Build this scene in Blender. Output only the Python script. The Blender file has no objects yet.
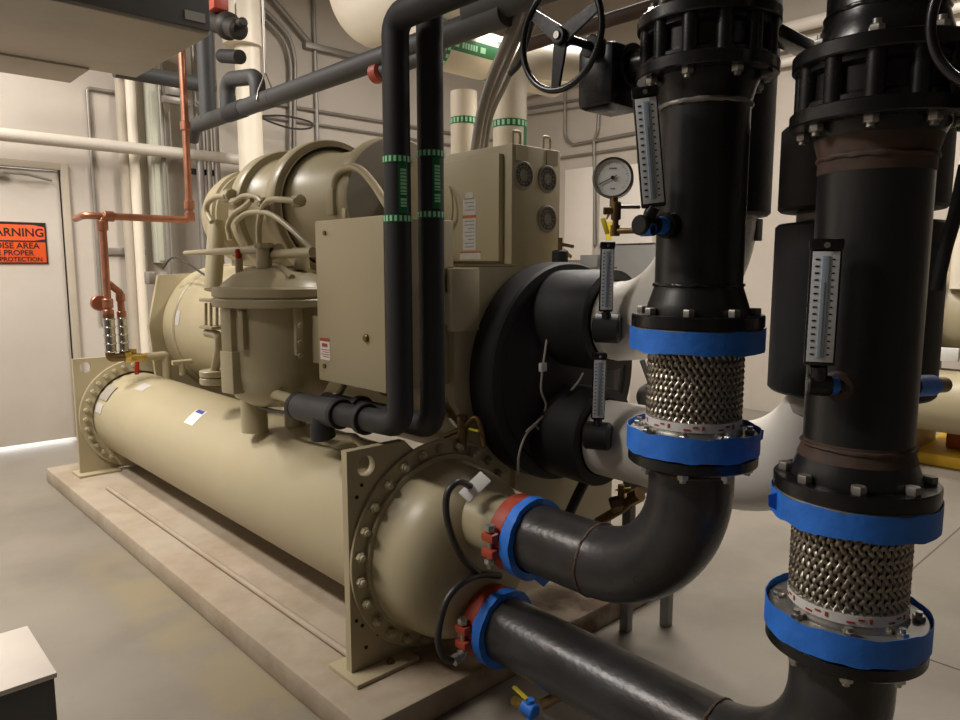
import bpy, bmesh, math, random
from mathutils import Vector as V, Matrix
random.seed(7)
PI = math.pi
C = bpy.context.scene.collection
SC = bpy.context.scene

# ------------------------------------------------------------------ camera
CAM = V((0, 0, 1.5)); FPX = 721.0
PITCH = math.radians(7.27); YAW = math.radians(43.0)
cd = bpy.data.cameras.new('camera'); cam = bpy.data.objects.new('camera', cd); C.objects.link(cam)
cam.location = CAM
cam.rotation_euler = (math.radians(90) - PITCH, 0, -YAW)
cd.sensor_width = 36; cd.lens = FPX / 960 * 36; cd.clip_start = .02
SC.camera = cam
_fh = V((math.sin(YAW), math.cos(YAW), 0))
_f = _fh * math.cos(PITCH) - V((0, 0, 1)) * math.sin(PITCH)
_r = V((math.cos(YAW), -math.sin(YAW), 0)); _u = _fh * math.sin(PITCH) + V((0, 0, 1)) * math.cos(PITCH)

def at(u, v, **k):
    """where the sight line of a measured image point meets the plane x=, y= or z= of the room (surveying aid)"""
    d = _f + _r * ((u - 480) / FPX) - _u * ((v - 360) / FPX)
    (a, val), = k.items()
    i = 'xyz'.index(a)
    return CAM + d * ((val - CAM[i]) / d[i])

# ------------------------------------------------------------------ materials
def srgb(r, g, b):
    def f(c):
        c /= 255
        return c / 12.92 if c <= .04045 else ((c + .055) / 1.055) ** 2.4
    return (f(r), f(g), f(b), 1)

def mat(name, col, rough=.5, metal=0, var=.0, vscale=6, dirt=None, dirt_amt=.5, dscale=3, bump=0, bscale=60, spec=.5, coat=0, stretch=(1, 1, 1), emit=0):
    m = bpy.data.materials.new(name); m.use_nodes = True
    nt = m.node_tree; N = nt.nodes; L = nt.links
    b = N['Principled BSDF']
    b.inputs['Base Color'].default_value = col
    b.inputs['Roughness'].default_value = rough; b.inputs['Metallic'].default_value = metal
    b.inputs['Specular IOR Level'].default_value = spec
    if coat: b.inputs['Coat Weight'].default_value = coat; b.inputs['Coat Roughness'].default_value = .15
    if emit:
        b.inputs['Emission Color'].default_value = col; b.inputs['Emission Strength'].default_value = emit
    if var or dirt or bump:
        tc = N.new('ShaderNodeTexCoord'); mp = N.new('ShaderNodeMapping'); mp.inputs['Scale'].default_value = stretch
        L.new(tc.outputs['Object'], mp.inputs['Vector'])
    src = None
    if var:
        n = N.new('ShaderNodeTexNoise'); n.inputs['Scale'].default_value = vscale; n.inputs['Detail'].default_value = 6
        L.new(mp.outputs[0], n.inputs['Vector'])
        h = N.new('ShaderNodeHueSaturation'); h.inputs['Color'].default_value = col
        mr = N.new('ShaderNodeMapRange'); mr.inputs['From Min'].default_value = .3; mr.inputs['From Max'].default_value = .7
        mr.inputs['To Min'].default_value = 1 - var; mr.inputs['To Max'].default_value = 1 + var
        L.new(n.outputs['Fac'], mr.inputs['Value']); L.new(mr.outputs[0], h.inputs['Value'])
        src = h.outputs[0]
        mr2 = N.new('ShaderNodeMapRange'); mr2.inputs['To Min'].default_value = max(.02, rough - .12); mr2.inputs['To Max'].default_value = min(1, rough + .12)
        L.new(n.outputs['Fac'], mr2.inputs['Value']); L.new(mr2.outputs[0], b.inputs['Roughness'])
    if dirt:
        n = N.new('ShaderNodeTexNoise'); n.inputs['Scale'].default_value = dscale; n.inputs['Detail'].default_value = 8; n.inputs['Roughness'].default_value = .65
        L.new(mp.outputs[0], n.inputs['Vector'])
        cr = N.new('ShaderNodeValToRGB'); cr.color_ramp.elements[0].position = .45; cr.color_ramp.elements[1].position = .72
        cr.color_ramp.elements[1].color = (dirt_amt,) * 3 + (1,)
        mx = N.new('ShaderNodeMix'); mx.data_type = 'RGBA'
        L.new(n.outputs['Fac'], cr.inputs[0]); L.new(cr.outputs[0], mx.inputs['Factor'])
        if src: L.new(src, mx.inputs['A'])
        else: mx.inputs['A'].default_value = col
        mx.inputs['B'].default_value = dirt
        src = mx.outputs['Result']
    if src: L.new(src, b.inputs['Base Color'])
    if bump:
        n = N.new('ShaderNodeTexNoise'); n.inputs['Scale'].default_value = bscale; n.inputs['Detail'].default_value = 5
        L.new(mp.outputs[0], n.inputs['Vector'])
        bp = N.new('ShaderNodeBump'); bp.inputs['Strength'].default_value = bump; bp.inputs['Distance'].default_value = .01
        L.new(n.outputs['Fac'], bp.inputs['Height']); L.new(bp.outputs[0], b.inputs['Normal'])
    return m

M = {}
M['tan'] = mat('tan machine paint', srgb(174, 163, 133), .38, var=.04, vscale=4, bump=.04, bscale=90)
M['tan2'] = mat('tan panel paint', srgb(172, 160, 130), .45, var=.03, vscale=3, bump=.05, bscale=220)
M['grey_tan'] = mat('grey end plate paint', srgb(140, 132, 118), .45, var=.03)
M['wall'] = mat('painted wall', srgb(190, 181, 170), .75, var=.035, vscale=1.3, dirt=srgb(168, 157, 143), dirt_amt=.35, dscale=1.1, bump=.06, bscale=120)
M['ceil'] = mat('ceiling deck paint', srgb(150, 145, 138), .85, var=.05)
M['wall_dk'] = mat('grey block wall', srgb(96, 92, 88), .85, var=.06)
M['door'] = mat('door paint', srgb(194, 186, 175), .6, var=.03, vscale=2, dirt=srgb(172, 160, 142), dirt_amt=.3, dscale=1.7)
M['trim'] = mat('door frame paint', srgb(176, 165, 148), .55, var=.05)
M['floor'] = mat('stained concrete floor', srgb(136, 129, 118), .4, var=.10, vscale=1.6, dirt=srgb(104, 97, 87), dirt_amt=.65, dscale=1.1, bump=.05, bscale=40)
M['pad'] = mat('dusty concrete pad', srgb(166, 153, 135), .8, var=.08, vscale=5, dirt=srgb(138, 116, 90), dirt_amt=.7, dscale=2.3, bump=.2, bscale=50)
M['black'] = mat('gloss black paint', srgb(24, 24, 25), .27, var=.25, vscale=9, bump=.05, bscale=35)
M['blackp'] = mat('black pipe paint', srgb(28, 28, 28), .34, var=.25, vscale=4, dirt=srgb(48, 46, 44), dirt_amt=.55, dscale=3.5, bump=.08, bscale=45, stretch=(1, 1, .35))
M['foam'] = mat('black rubber foam insulation', srgb(33, 33, 35), .62, var=.12, vscale=12, bump=.06, bscale=160)
M['foam_grey'] = mat('grey black foam insulation', srgb(62, 62, 63), .6, var=.12, vscale=8, bump=.06, bscale=120)
M['steel'] = mat('dark mill steel', srgb(62, 61, 62), .32, metal=.35, var=.25, vscale=7, dirt=srgb(60, 52, 46), dirt_amt=.6, dscale=4.5, bump=.12, bscale=55)
M['weld'] = mat('rusty weld bead', srgb(92, 72, 58), .55, metal=.3, var=.3, vscale=40, bump=.6, bscale=180)
M['rust'] = mat('rusty primer', srgb(72, 54, 44), .7, var=.3, vscale=20)
M['blue'] = mat('blue masking tape', srgb(42, 118, 222), .55, var=.14, vscale=18, bump=.35, bscale=28)
M['zinc'] = mat('zinc plated steel', srgb(176, 172, 165), .3, metal=.8, var=.1, vscale=30)
M['stain'] = mat('stainless wire braid', srgb(160, 152, 138), .34, metal=.9, var=.12, vscale=40)
M['dark'] = mat('dark void rubber', srgb(34, 31, 28), .8)
M['galv'] = mat('galvanised steel', srgb(150, 146, 140), .42, metal=.5, var=.12, vscale=9)
M['emt'] = mat('grey conduit', srgb(140, 134, 126), .42, metal=.35, var=.08)
M['duct'] = mat('grey sheet metal', srgb(168, 161, 151), .5, metal=.15, var=.06, vscale=3, dirt=srgb(146, 138, 128), dirt_amt=.5, dscale=3)
M['duct_dark'] = mat('dark grey enamel', srgb(92, 90, 88), .5, var=.05)
M['boxtop'] = mat('dusty pale lid', srgb(216, 206, 195), .6, var=.05, vscale=10)
M['copper'] = mat('copper pipe', srgb(166, 112, 88), .36, metal=.7, var=.15, vscale=15)
M['brass'] = mat('brass', srgb(200, 170, 90), .3, metal=.85, var=.1, vscale=30)
M['bronze'] = mat('aged brass fitting', srgb(116, 92, 60), .38, metal=.7, var=.2, vscale=30)
M['red'] = mat('red plastic', srgb(176, 34, 24), .45)
M['orange'] = mat('orange sign', srgb(226, 84, 30), .5, var=.05, vscale=10)
M['couple'] = mat('orange red coupling paint', srgb(168, 66, 44), .5, var=.15, vscale=20)
M['ink'] = mat('black ink', srgb(28, 20, 16), .6)
M['white'] = mat('white jacket', srgb(236, 231, 222), .3, var=.02, vscale=5, bump=.06, bscale=16)
M['cream'] = mat('cream pipe jacket', srgb(224, 214, 196), .42, var=.03, vscale=4)
M['paper'] = mat('white label', srgb(226, 224, 220), .5)
M['paper_d'] = mat('grey label', srgb(188, 184, 178), .5, var=.08, vscale=60)
M['rustline'] = mat('orange label stripe', srgb(172, 92, 38), .5)
M['navy'] = mat('blue label print', srgb(50, 66, 150), .5)
M['green'] = mat('green label tape', srgb(24, 112, 62), .5)
M['mint'] = mat('pale green print', srgb(170, 228, 188), .5)
M['scale'] = mat('thermometer scale', srgb(206, 210, 214), .4)
M['glass'] = mat('thermometer glass', srgb(150, 164, 180), .12, spec=.7)
M['dial'] = mat('gauge dial', srgb(238, 238, 234), .35)
M['chrome'] = mat('chrome', srgb(200, 198, 194), .15, metal=1)
M['yellow'] = mat('yellow plastic', srgb(222, 200, 60), .5)
M['yellow_k'] = mat('yellow safety paint', srgb(224, 178, 40), .55, var=.08)
M['panelgreen'] = mat('pale grey green panel', srgb(186, 186, 170), .5, var=.04)
M['greypanel'] = mat('grey enclosure', srgb(126, 126, 124), .45, var=.04)
M['offwhite'] = mat('off white enamel', srgb(228, 220, 210), .45, var=.02)
M['lamp'] = mat('lit lamp lens', (1, .92, .82, 1), .5, emit=6)
M['wallpipe'] = mat('pale pipe paint', srgb(192, 184, 172), .5, var=.03)
M['fan'] = mat('brown grey fan', srgb(92, 84, 74), .6)
M['wire'] = mat('grey wire', srgb(190, 184, 172), .5)
M['cable'] = mat('black cable', srgb(52, 50, 48), .45)
M['conc_out'] = mat('sunlit concrete outside', srgb(225, 220, 210), .8)

# ------------------------------------------------------------------ mesh helpers
def nb(): return bmesh.new()

def _root_off(p):
    o = V((0, 0, 0))
    while p is not None:
        o += p.location; p = p.parent
    return o

def obj(name, bm, m, parent=None, loc=None, label=None, angle=38, smooth=True):
    """link a bmesh given in room coordinates as one mesh object"""
    base = _root_off(parent)
    loc = V(loc) if loc is not None else base
    bmesh.ops.translate(bm, verts=bm.verts, vec=-loc)
    bmesh.ops.recalc_face_normals(bm, faces=bm.faces)
    me = bpy.data.meshes.new(name); bm.to_mesh(me); bm.free()
    ms = m if isinstance(m, (list, tuple)) else [m]
    for x in ms: me.materials.append(M[x] if isinstance(x, str) else x)
    if smooth:
        me.shade_smooth(); me.set_sharp_from_angle(angle=math.radians(angle))
    o = bpy.data.objects.new(name, me); C.objects.link(o)
    o.parent = parent; o.location = loc - base
    if label: o['label'] = label
    return o

def thing(name, label, cat, loc, group=None):
    o = bpy.data.objects.new(name, None); C.objects.link(o)
    o.location = loc; o.empty_display_size = .05
    o['label'] = label; o['category'] = cat
    if group: o['group'] = group
    return o

def solo(name, bm, m, label, cat, loc=None, group=None, **k):
    if loc is None:
        xs = [v.co for v in bm.verts]
        loc = (sum(c.x for c in xs) / len(xs), sum(c.y for c in xs) / len(xs), min(c.z for c in xs))
    o = obj(name, bm, m, None, loc, label, **k); o['category'] = cat
    if group: o['group'] = group
    return o

def struct(name, bm, m, parent=None, **k):
    o = obj(name, bm, m, parent, **k)
    if parent is None: o['kind'] = 'structure'
    return o

def copies(o, offs):
    """more of a part: linked copies moved by an offset"""
    for d in offs:
        c = o.copy(); C.objects.link(c); c.parent = o.parent; c.location = o.location + V(d)

def dup(root, delta, label):
    """a copy of a thing with copies of its parts and sub-parts"""
    r = root.copy(); C.objects.link(r); r.location = root.location + V(delta); r['label'] = label
    for ch in list(root.children):
        c = ch.copy(); C.objects.link(c); c.parent = r
        for g in list(ch.children):
            d = g.copy(); C.objects.link(d); d.parent = c
    return r

def box(bm, a, b, bev=0):
    return obox(bm, [(a[i] + b[i]) / 2 for i in range(3)], (1, 0, 0), (0, 1, 0), (0, 0, 1), abs(b[0] - a[0]), abs(b[1] - a[1]), abs(b[2] - a[2]), bev)

def obox(bm, c, ax, ay, az, sx, sy, sz, bev=0):
    c = V(c); ax, ay, az = V(ax).normalized(), V(ay).normalized(), V(az).normalized()
    mt = Matrix.Translation(c) @ Matrix((ax, ay, az)).transposed().to_4x4() @ Matrix.Diagonal((sx, sy, sz, 1))
    r = bmesh.ops.create_cube(bm, size=1, matrix=mt)
    if bev:
        es = list({e for v in r['verts'] for e in v.link_edges})
        bmesh.ops.bevel(bm, geom=es, offset=bev, segments=2, affect='EDGES', profile=.5)

def frame(d):
    d = V(d).normalized()
    a = V((0, 0, 1)) if abs(d.z) < .9 else V((1, 0, 0))
    x = d.cross(a).normalized(); return x, d.cross(x).normalized(), d

def lathe(bm, prof, o, axis, seg=48, a0=0, a1=2 * PI):
    """prof: (radius, distance along axis)"""
    x, y, d = frame(axis); o = V(o)
    full = abs(a1 - a0 - 2 * PI) < 1e-6
    n = seg if full else seg + 1
    rings = []
    for r, t in prof:
        c = o + d * t
        if r < 1e-6: rings.append([bm.verts.new(c)])
        else: rings.append([bm.verts.new(c + (x * math.cos(a0 + (a1 - a0) * i / seg) + y * math.sin(a0 + (a1 - a0) * i / seg)) * r) for i in range(n)])
    for A, B in zip(rings, rings[1:]):
        for i in range(seg):
            j = (i + 1) % n
            if len(A) == 1 and len(B) == 1: continue
            if len(A) == 1: bm.faces.new((A[0], B[i], B[j]))
            elif len(B) == 1: bm.faces.new((A[i], A[j], B[0]))
            else: bm.faces.new((A[i], A[j], B[j], B[i]))

def cyl(bm, p0, p1, r0, r1=None, seg=24, bev=0):
    p0, p1 = V(p0), V(p1); L = (p1 - p0).length; r1 = r0 if r1 is None else r1
    if bev: pr = [(0, 0), (r0 - bev, 0), (r0, bev), (r1, L - bev), (r1 - bev, L), (0, L)]
    else: pr = [(0, 0), (r0, 0), (r1, L), (0, L)]
    lathe(bm, pr, p0, p1 - p0, seg)

def fillet(pts, rad, n=8):
    pts = [V(p) for p in pts]
    out = [pts[0]]
    for i_, (a, b, c) in enumerate(zip(pts, pts[1:], pts[2:])):
        d0, d1 = (a - b), (c - b)
        l0, l1 = d0.length, d1.length; d0.normalize(); d1.normalize()
        th = d0.angle(d1)
        if th > PI - .02: out.append(b); continue
        t = min(rad / math.tan(th / 2), l0 * (.99 if i_ == 0 else .499), l1 * (.99 if i_ == len(pts) - 3 else .499))
        R = t * math.tan(th / 2)
        bis = (d0 + d1).normalized(); cen = b + bis * (R / math.sin(th / 2))
        s = b + d0 * t - cen; e = b + d1 * t - cen
        ang = s.angle(e); ax = s.cross(e).normalized()
        for i in range(n + 1): out.append(cen + Matrix.Rotation(ang * i / n, 3, ax) @ s)
    out.append(pts[-1]); return out

def tube(bm, pts, r, seg=20, bend=None, n=8, caps=True):
    if bend: pts = fillet(pts, bend, n)
    pts = [V(p) for p in pts]
    q = [pts[0]]
    for p in pts[1:]:
        if (p - q[-1]).length > 1e-5: q.append(p)
    pts = q
    rings = []; x = None
    for i, p in enumerate(pts):
        t = ((pts[i + 1] - p).normalized() if i + 1 < len(pts) else V((0, 0, 0))) + ((p - pts[i - 1]).normalized() if i else V((0, 0, 0)))
        t.normalize()
        if x is None: x = frame(t)[0]
        else: x = (x - t * x.dot(t)).normalized()
        y = t.cross(x)
        rr = r(i / (len(pts) - 1)) if callable(r) else r
        rings.append([bm.verts.new(p + (x * math.cos(2 * PI * k / seg) + y * math.sin(2 * PI * k / seg)) * rr) for k in range(seg)])
    for A, B in zip(rings, rings[1:]):
        for k in range(seg): bm.faces.new((A[k], A[(k + 1) % seg], B[(k + 1) % seg], B[k]))
    if caps: bm.faces.new(rings[0][::-1]); bm.faces.new(rings[-1])

def spline(pts, n=10):
    """Catmull-Rom through the points, for hanging cables"""
    P = [V(p) for p in pts]; P = [P[0] * 2 - P[1]] + P + [P[-1] * 2 - P[-2]]; out = []
    for i in range(1, len(P) - 2):
        a, b, c, d = P[i - 1:i + 3]
        for k in range(n):
            t = k / n
            out.append(.5 * ((2 * b) + (c - a) * t + (2 * a - 5 * b + 4 * c - d) * t * t + (3 * b - a - 3 * c + d) * t ** 3))
    out.append(P[-2]); return out

def torus(bm, c, axis, R, r, seg=48, sub=12):
    x, y, d = frame(axis); c = V(c); g = []
    for i in range(seg):
        a = 2 * PI * i / seg; rd = x * math.cos(a) + y * math.sin(a)
        g.append([bm.verts.new(c + rd * (R + r * math.cos(2 * PI * k / sub)) + d * r * math.sin(2 * PI * k / sub)) for k in range(sub)])
    for i in range(seg):
        for k in range(sub):
            bm.faces.new((g[i][k], g[(i + 1) % seg][k], g[(i + 1) % seg][(k + 1) % sub], g[i][(k + 1) % sub]))

def prism(bm, pts, d, holes=()):
    """flat outline (room points) with round or any holes, given thickness along d"""
    es = []
    for loop in [pts] + list(holes):
        vs = [bm.verts.new(V(p)) for p in loop]
        es += [bm.edges.new((vs[i], vs[(i + 1) % len(vs)])) for i in range(len(vs))]
    if holes:
        r = bmesh.ops.triangle_fill(bm, edges=es, use_beauty=True); fs = [g for g in r['geom'] if isinstance(g, bmesh.types.BMFace)]
    else:
        fs = [bm.faces.new([v for v in vs])]
    r = bmesh.ops.extrude_face_region(bm, geom=fs)
    bmesh.ops.translate(bm, verts=[g for g in r['geom'] if isinstance(g, bmesh.types.BMVert)], vec=V(d))

def band(bm, o, axis, r, t0, t1, jit=0, seg=72, thick=.002, inner=None):
    """a wrapped strip of tape: slightly uneven edges"""
    x, y, d = frame(axis); o = V(o); ri = inner if inner is not None else r - thick
    rows = []
    j = [random.uniform(-jit, jit) for _ in range(seg)]; k = [random.uniform(-jit, jit) for _ in range(seg)]; w = [random.uniform(-jit, jit) * .3 for _ in range(seg)]
    sm = lambda q, i: (q[i - 1] + q[i] + q[(i + 1) % seg]) / 3
    for i in range(seg):
        a = 2 * PI * i / seg; rd = x * math.cos(a) + y * math.sin(a)
        a0, a1 = t0 + sm(j, i), t1 + sm(k, i); rr = r + sm(w, i)
        rows.append([bm.verts.new(o + rd * q + d * t) for q, t in ((ri, a0), (rr, a0), (rr, (a0 + a1) / 2), (rr, a1), (ri, a1))])
    for i in range(seg):
        A, B = rows[i], rows[(i + 1) % seg]
        for s in range(5): bm.faces.new((A[s], B[s], B[(s + 1) % 5], A[(s + 1) % 5]))

def patch(bm, o, axis, r, ref, a0, a1, t0, t1, n=10):
    """thin sticker lying on a cylinder; angles measured from ref about axis"""
    d = V(axis).normalized(); ref = V(ref).normalized(); q = d.cross(ref); o = V(o)
    g = []
    for rr in (r, r + .0012):
        for t in (t0, t1):
            g.append([bm.verts.new(o + d * t + (ref * math.cos(a0 + (a1 - a0) * i / n) + q * math.sin(a0 + (a1 - a0) * i / n)) * rr) for i in range(n + 1)])
    for A, B in ((g[0], g[1]), (g[2], g[3]), (g[0], g[2]), (g[1], g[3])):
        for i in range(n): bm.faces.new((A[i], A[i + 1], B[i + 1], B[i]))
    for e in (0, n): bm.faces.new((g[0][e], g[1][e], g[3][e], g[2][e]))

def text(name, s, size, m, o, xd, yd, parent=None, align='CENTER', depth=.0008, xs=1.0):
    cu = bpy.data.curves.new(name, 'FONT'); cu.body = s; cu.size = size; cu.extrude = depth; cu.align_x = align; cu.align_y = 'CENTER'; cu.offset = size * .018
    t = bpy.data.objects.new(name, cu); C.objects.link(t)
    dg = bpy.context.evaluated_depsgraph_get()
    me = bpy.data.meshes.new_from_object(t.evaluated_get(dg)); bpy.data.objects.remove(t)
    bm = nb(); bm.from_mesh(me); bpy.data.meshes.remove(me)
    xd, yd = V(xd).normalized(), V(yd).normalized()
    bmesh.ops.scale(bm, verts=bm.verts, vec=(xs, 1, 1))
    bmesh.ops.transform(bm, verts=bm.verts, matrix=Matrix.Translation(V(o)) @ Matrix((xd, yd, xd.cross(yd))).transposed().to_4x4())
    return obj(name, bm, m, parent, smooth=False)

def hexbolt(bm, c, axis, r, h, stud=None):
    x, y, d = frame(axis); c = V(c)
    lathe(bm, [(0, 0), (r * .93, 0), (r, h * .12), (r, h * .85), (r * .9, h), (0, h)], c, d, 6)
    if stud: cyl(bm, c + d * h * .9, c + d * (h + stud), r * .55, seg=10)

# ------------------------------------------------------------------ the room
def floor_stain():
    # ochre sealer worn into the concrete beside the pad: a strip with ragged edges
    nt = M['floor'].node_tree; N = nt.nodes; L = nt.links; b = N['Principled BSDF']
    src = b.inputs['Base Color'].links[0].from_socket
    tc = N.new('ShaderNodeTexCoord'); sx = N.new('ShaderNodeSeparateXYZ'); L.new(tc.outputs['Object'], sx.inputs[0])
    def rng(sock, a, b_, c, d):
        m = N.new('ShaderNodeMapRange'); m.interpolation_type = 'SMOOTHSTEP'
        for k, v in zip(('From Min', 'From Max', 'To Min', 'To Max'), (a, b_, c, d)): m.inputs[k].default_value = v
        L.new(sock, m.inputs['Value']); return m.outputs[0]
    def mul(a, c):
        m = N.new('ShaderNodeMath'); m.operation = 'MULTIPLY'; L.new(a, m.inputs[0])
        if isinstance(c, float): m.inputs[1].default_value = c
        else: L.new(c, m.inputs[1])
        return m.outputs[0]
    n = N.new('ShaderNodeTexNoise'); n.inputs['Scale'].default_value = 3.2; n.inputs['Detail'].default_value = 7; L.new(tc.outputs['Object'], n.inputs['Vector'])
    f = mul(mul(rng(sx.outputs['X'], .84, .97, 0, 1), rng(sx.outputs['Y'], 4.3, 3.6, 0, 1)), rng(n.outputs['Fac'], .36, .58, .15, .75))
    mx = N.new('ShaderNodeMix'); mx.data_type = 'RGBA'; mx.inputs['B'].default_value = srgb(146, 134, 106)
    L.new(f, mx.inputs['Factor']); L.new(src, mx.inputs['A'])
    mask = mul(f, rng(sx.outputs['X'], 1.16, 1.12, 0, 1)); L.new(mask, mx.inputs['Factor'])
    L.new(mx.outputs['Result'], b.inputs['Base Color'])
floor_stain()
bm = nb(); box(bm, (-3, -3.2, -.2), (7.6, 6.92, 0)); struct('floor', bm, 'floor', loc=(0, 0, 0), smooth=False)
bm = nb(); box(bm, (-3, -3.2, 4.9), (7.6, 7.3, 5.1)); struct('ceiling', bm, 'ceil', smooth=False)
bm = nb()
DX0, DX1, DZ = .62, 1.645, 2.31            # door opening
box(bm, (-3, 6.92, -.2), (DX0, 7.12, 4.9)); box(bm, (DX1, 6.92, -.2), (7.6, 7.12, 4.9)); box(bm, (DX0, 6.92, DZ), (DX1, 7.12, 4.9)); box(bm, (DX0, 6.92, -.2), (DX1, 7.12, -.002))
struct('wall_back', bm, 'wall', smooth=False)
bm = nb(); box(bm, (7.3, -3.2, -.2), (7.6, 6.92, 4.9)); struct('wall_right', bm, 'wall', smooth=False)
bm = nb(); box(bm, (-3, -3.2, -.2), (-2.7, 6.92, 4.9)); struct('wall_left', bm, 'wall_dk', smooth=False)
bm = nb(); box(bm, (-2.7, -3.2, -.2), (7.3, -3, 4.9)); struct('wall_front', bm, 'wall_dk', smooth=False)
bm = nb(); box(bm, (-2, 7.12, -.1), (4, 10, -.02)); struct('ground_outside', bm, 'conc_out', smooth=False)
# door: leaf hung with a gap at the sill that lets daylight in
d1 = bpy.data.objects.new('door_1', None); C.objects.link(d1); d1.location = (DX0, 6.95, 0); d1['kind'] = 'structure'; d1['label'] = 'pale grey steel door with daylight under it and an orange sign'
bm = nb(); box(bm, (DX0 + .006, 6.93, .034), (DX1 - .008, 6.98, DZ - .008), .003); obj('door_leaf', bm, 'door', d1)
bm = nb()
box(bm, (DX1, 6.885, 0), (DX1 + .055, 7.0, DZ + .055), .004); box(bm, (DX0 - .055, 6.885, 0), (DX0, 7.0, DZ + .055), .004); box(bm, (DX0, 6.885, DZ), (DX1, 7.0, DZ + .055), .004)
obj('door_frame', bm, 'trim', d1)
bm = nb(); tube(bm, [(DX1 - .5, 6.90, DZ - .05), (DX1 - .25, 6.84, DZ - .06), (DX1 - .07, 6.90, DZ - .09)], .012, 8); box(bm, (DX1 - .62, 6.87, DZ - .09), (DX1 - .4, 6.93, DZ - .03), .004); obj('door_closer', bm, 'emt', d1)
# orange notice fixed to the door
sg = thing('warning_sign', 'orange rectangular warning sign with black lettering taped to pale door', 'sign', (1.27, 6.925, 1.53))
bm = nb(); box(bm, (1.03, 6.922, 1.535), (1.512, 6.9285, 1.872), .001); obj('sign_board', bm, 'orange', sg)
bm = nb()
for a, b in (((1.03, 1.535), (1.512, 1.546)), ((1.03, 1.861), (1.512, 1.872)), ((1.03, 1.535), (1.041, 1.872)), ((1.501, 1.535), (1.512, 1.872))): box(bm, (a[0], 6.920, a[1]), (b[0], 6.9222, b[1]))
prism(bm, [(1.04, 6.9205, 1.862), (1.04, 6.9205, 1.835), (1.12, 6.9205, 1.852), (1.42, 6.9205, 1.852), (1.502, 6.9205, 1.835), (1.502, 6.9205, 1.862)], (0, .0015, 0))
prism(bm, [(1.04, 6.9205, 1.712), (1.04, 6.9205, 1.738), (1.12, 6.9205, 1.724), (1.42, 6.9205, 1.724), (1.502, 6.9205, 1.738), (1.502, 6.9205, 1.712)], (0, .0015, 0))
obj('sign_border', bm, 'ink', sg, smooth=False)
text('lettering', 'WARNING', .092, 'ink', (1.272, 6.9205, 1.786), (1, 0, 0), (0, 0, 1), sg, xs=1.0)
text('lettering', 'NOISE AREA', .066, 'ink', (1.270, 6.9205, 1.680), (1, 0, 0), (0, 0, 1), sg, xs=1.02)
text('lettering', 'USE PROPER', .060, 'ink', (1.246, 6.9205, 1.622), (1, 0, 0), (0, 0, 1), sg)
text('lettering', 'EAR PROTECTION', .049, 'ink', (1.270, 6.9205, 1.570), (1, 0, 0), (0, 0, 1), sg, xs=1.0)

JOINTS = (((3.05, -3), (3.058, 1.05)), ((3.0, 1.045), (7.3, 1.053)))
M['joint'] = mat('floor joint filler', srgb(96, 88, 78), .8)
# concrete housekeeping pad under the machine
def pad_stain_shade():
    # rust-brown stains and painted-in shade around the water box end of the pad
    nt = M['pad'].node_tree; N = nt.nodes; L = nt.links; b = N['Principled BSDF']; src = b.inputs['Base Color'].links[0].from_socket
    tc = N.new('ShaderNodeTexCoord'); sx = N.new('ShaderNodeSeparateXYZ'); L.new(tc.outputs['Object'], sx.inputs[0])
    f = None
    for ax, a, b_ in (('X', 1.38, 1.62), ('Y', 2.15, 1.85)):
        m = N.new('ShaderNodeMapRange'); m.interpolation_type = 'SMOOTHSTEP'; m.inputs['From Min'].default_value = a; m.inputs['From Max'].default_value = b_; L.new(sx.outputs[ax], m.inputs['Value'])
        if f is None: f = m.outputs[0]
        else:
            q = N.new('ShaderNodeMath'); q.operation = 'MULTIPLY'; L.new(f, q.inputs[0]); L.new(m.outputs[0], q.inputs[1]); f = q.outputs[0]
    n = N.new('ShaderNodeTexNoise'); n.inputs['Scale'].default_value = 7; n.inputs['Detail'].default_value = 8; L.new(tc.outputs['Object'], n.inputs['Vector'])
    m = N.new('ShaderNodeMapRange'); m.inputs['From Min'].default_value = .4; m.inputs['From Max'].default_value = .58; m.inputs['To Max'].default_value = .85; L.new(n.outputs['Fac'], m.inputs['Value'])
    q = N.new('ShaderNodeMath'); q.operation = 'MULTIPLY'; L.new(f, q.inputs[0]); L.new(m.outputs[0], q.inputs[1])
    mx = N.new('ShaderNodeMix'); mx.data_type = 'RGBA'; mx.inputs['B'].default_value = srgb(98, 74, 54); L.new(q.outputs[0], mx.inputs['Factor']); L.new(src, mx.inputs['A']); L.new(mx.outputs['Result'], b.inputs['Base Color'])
pad_stain_shade()
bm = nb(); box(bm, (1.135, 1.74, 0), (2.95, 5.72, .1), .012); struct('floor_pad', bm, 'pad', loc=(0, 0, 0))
for i, (a, b) in enumerate(JOINTS):
    bm = nb(); box(bm, (a[0], a[1], 0), (b[0], b[1], .0012)); struct('trim_%d' % (i + 1), bm, 'joint', smooth=False)
# thin steel tube lying on the pad
bm = nb(); tube(bm, [(1.30, 4.87, .114), (1.325, 2.06, .114)], .013, 10)
solo('steel_tube', bm, 'pad', 'thin dusty steel tube lying on the concrete pad beside the low tan vessel', 'pipe')

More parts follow.
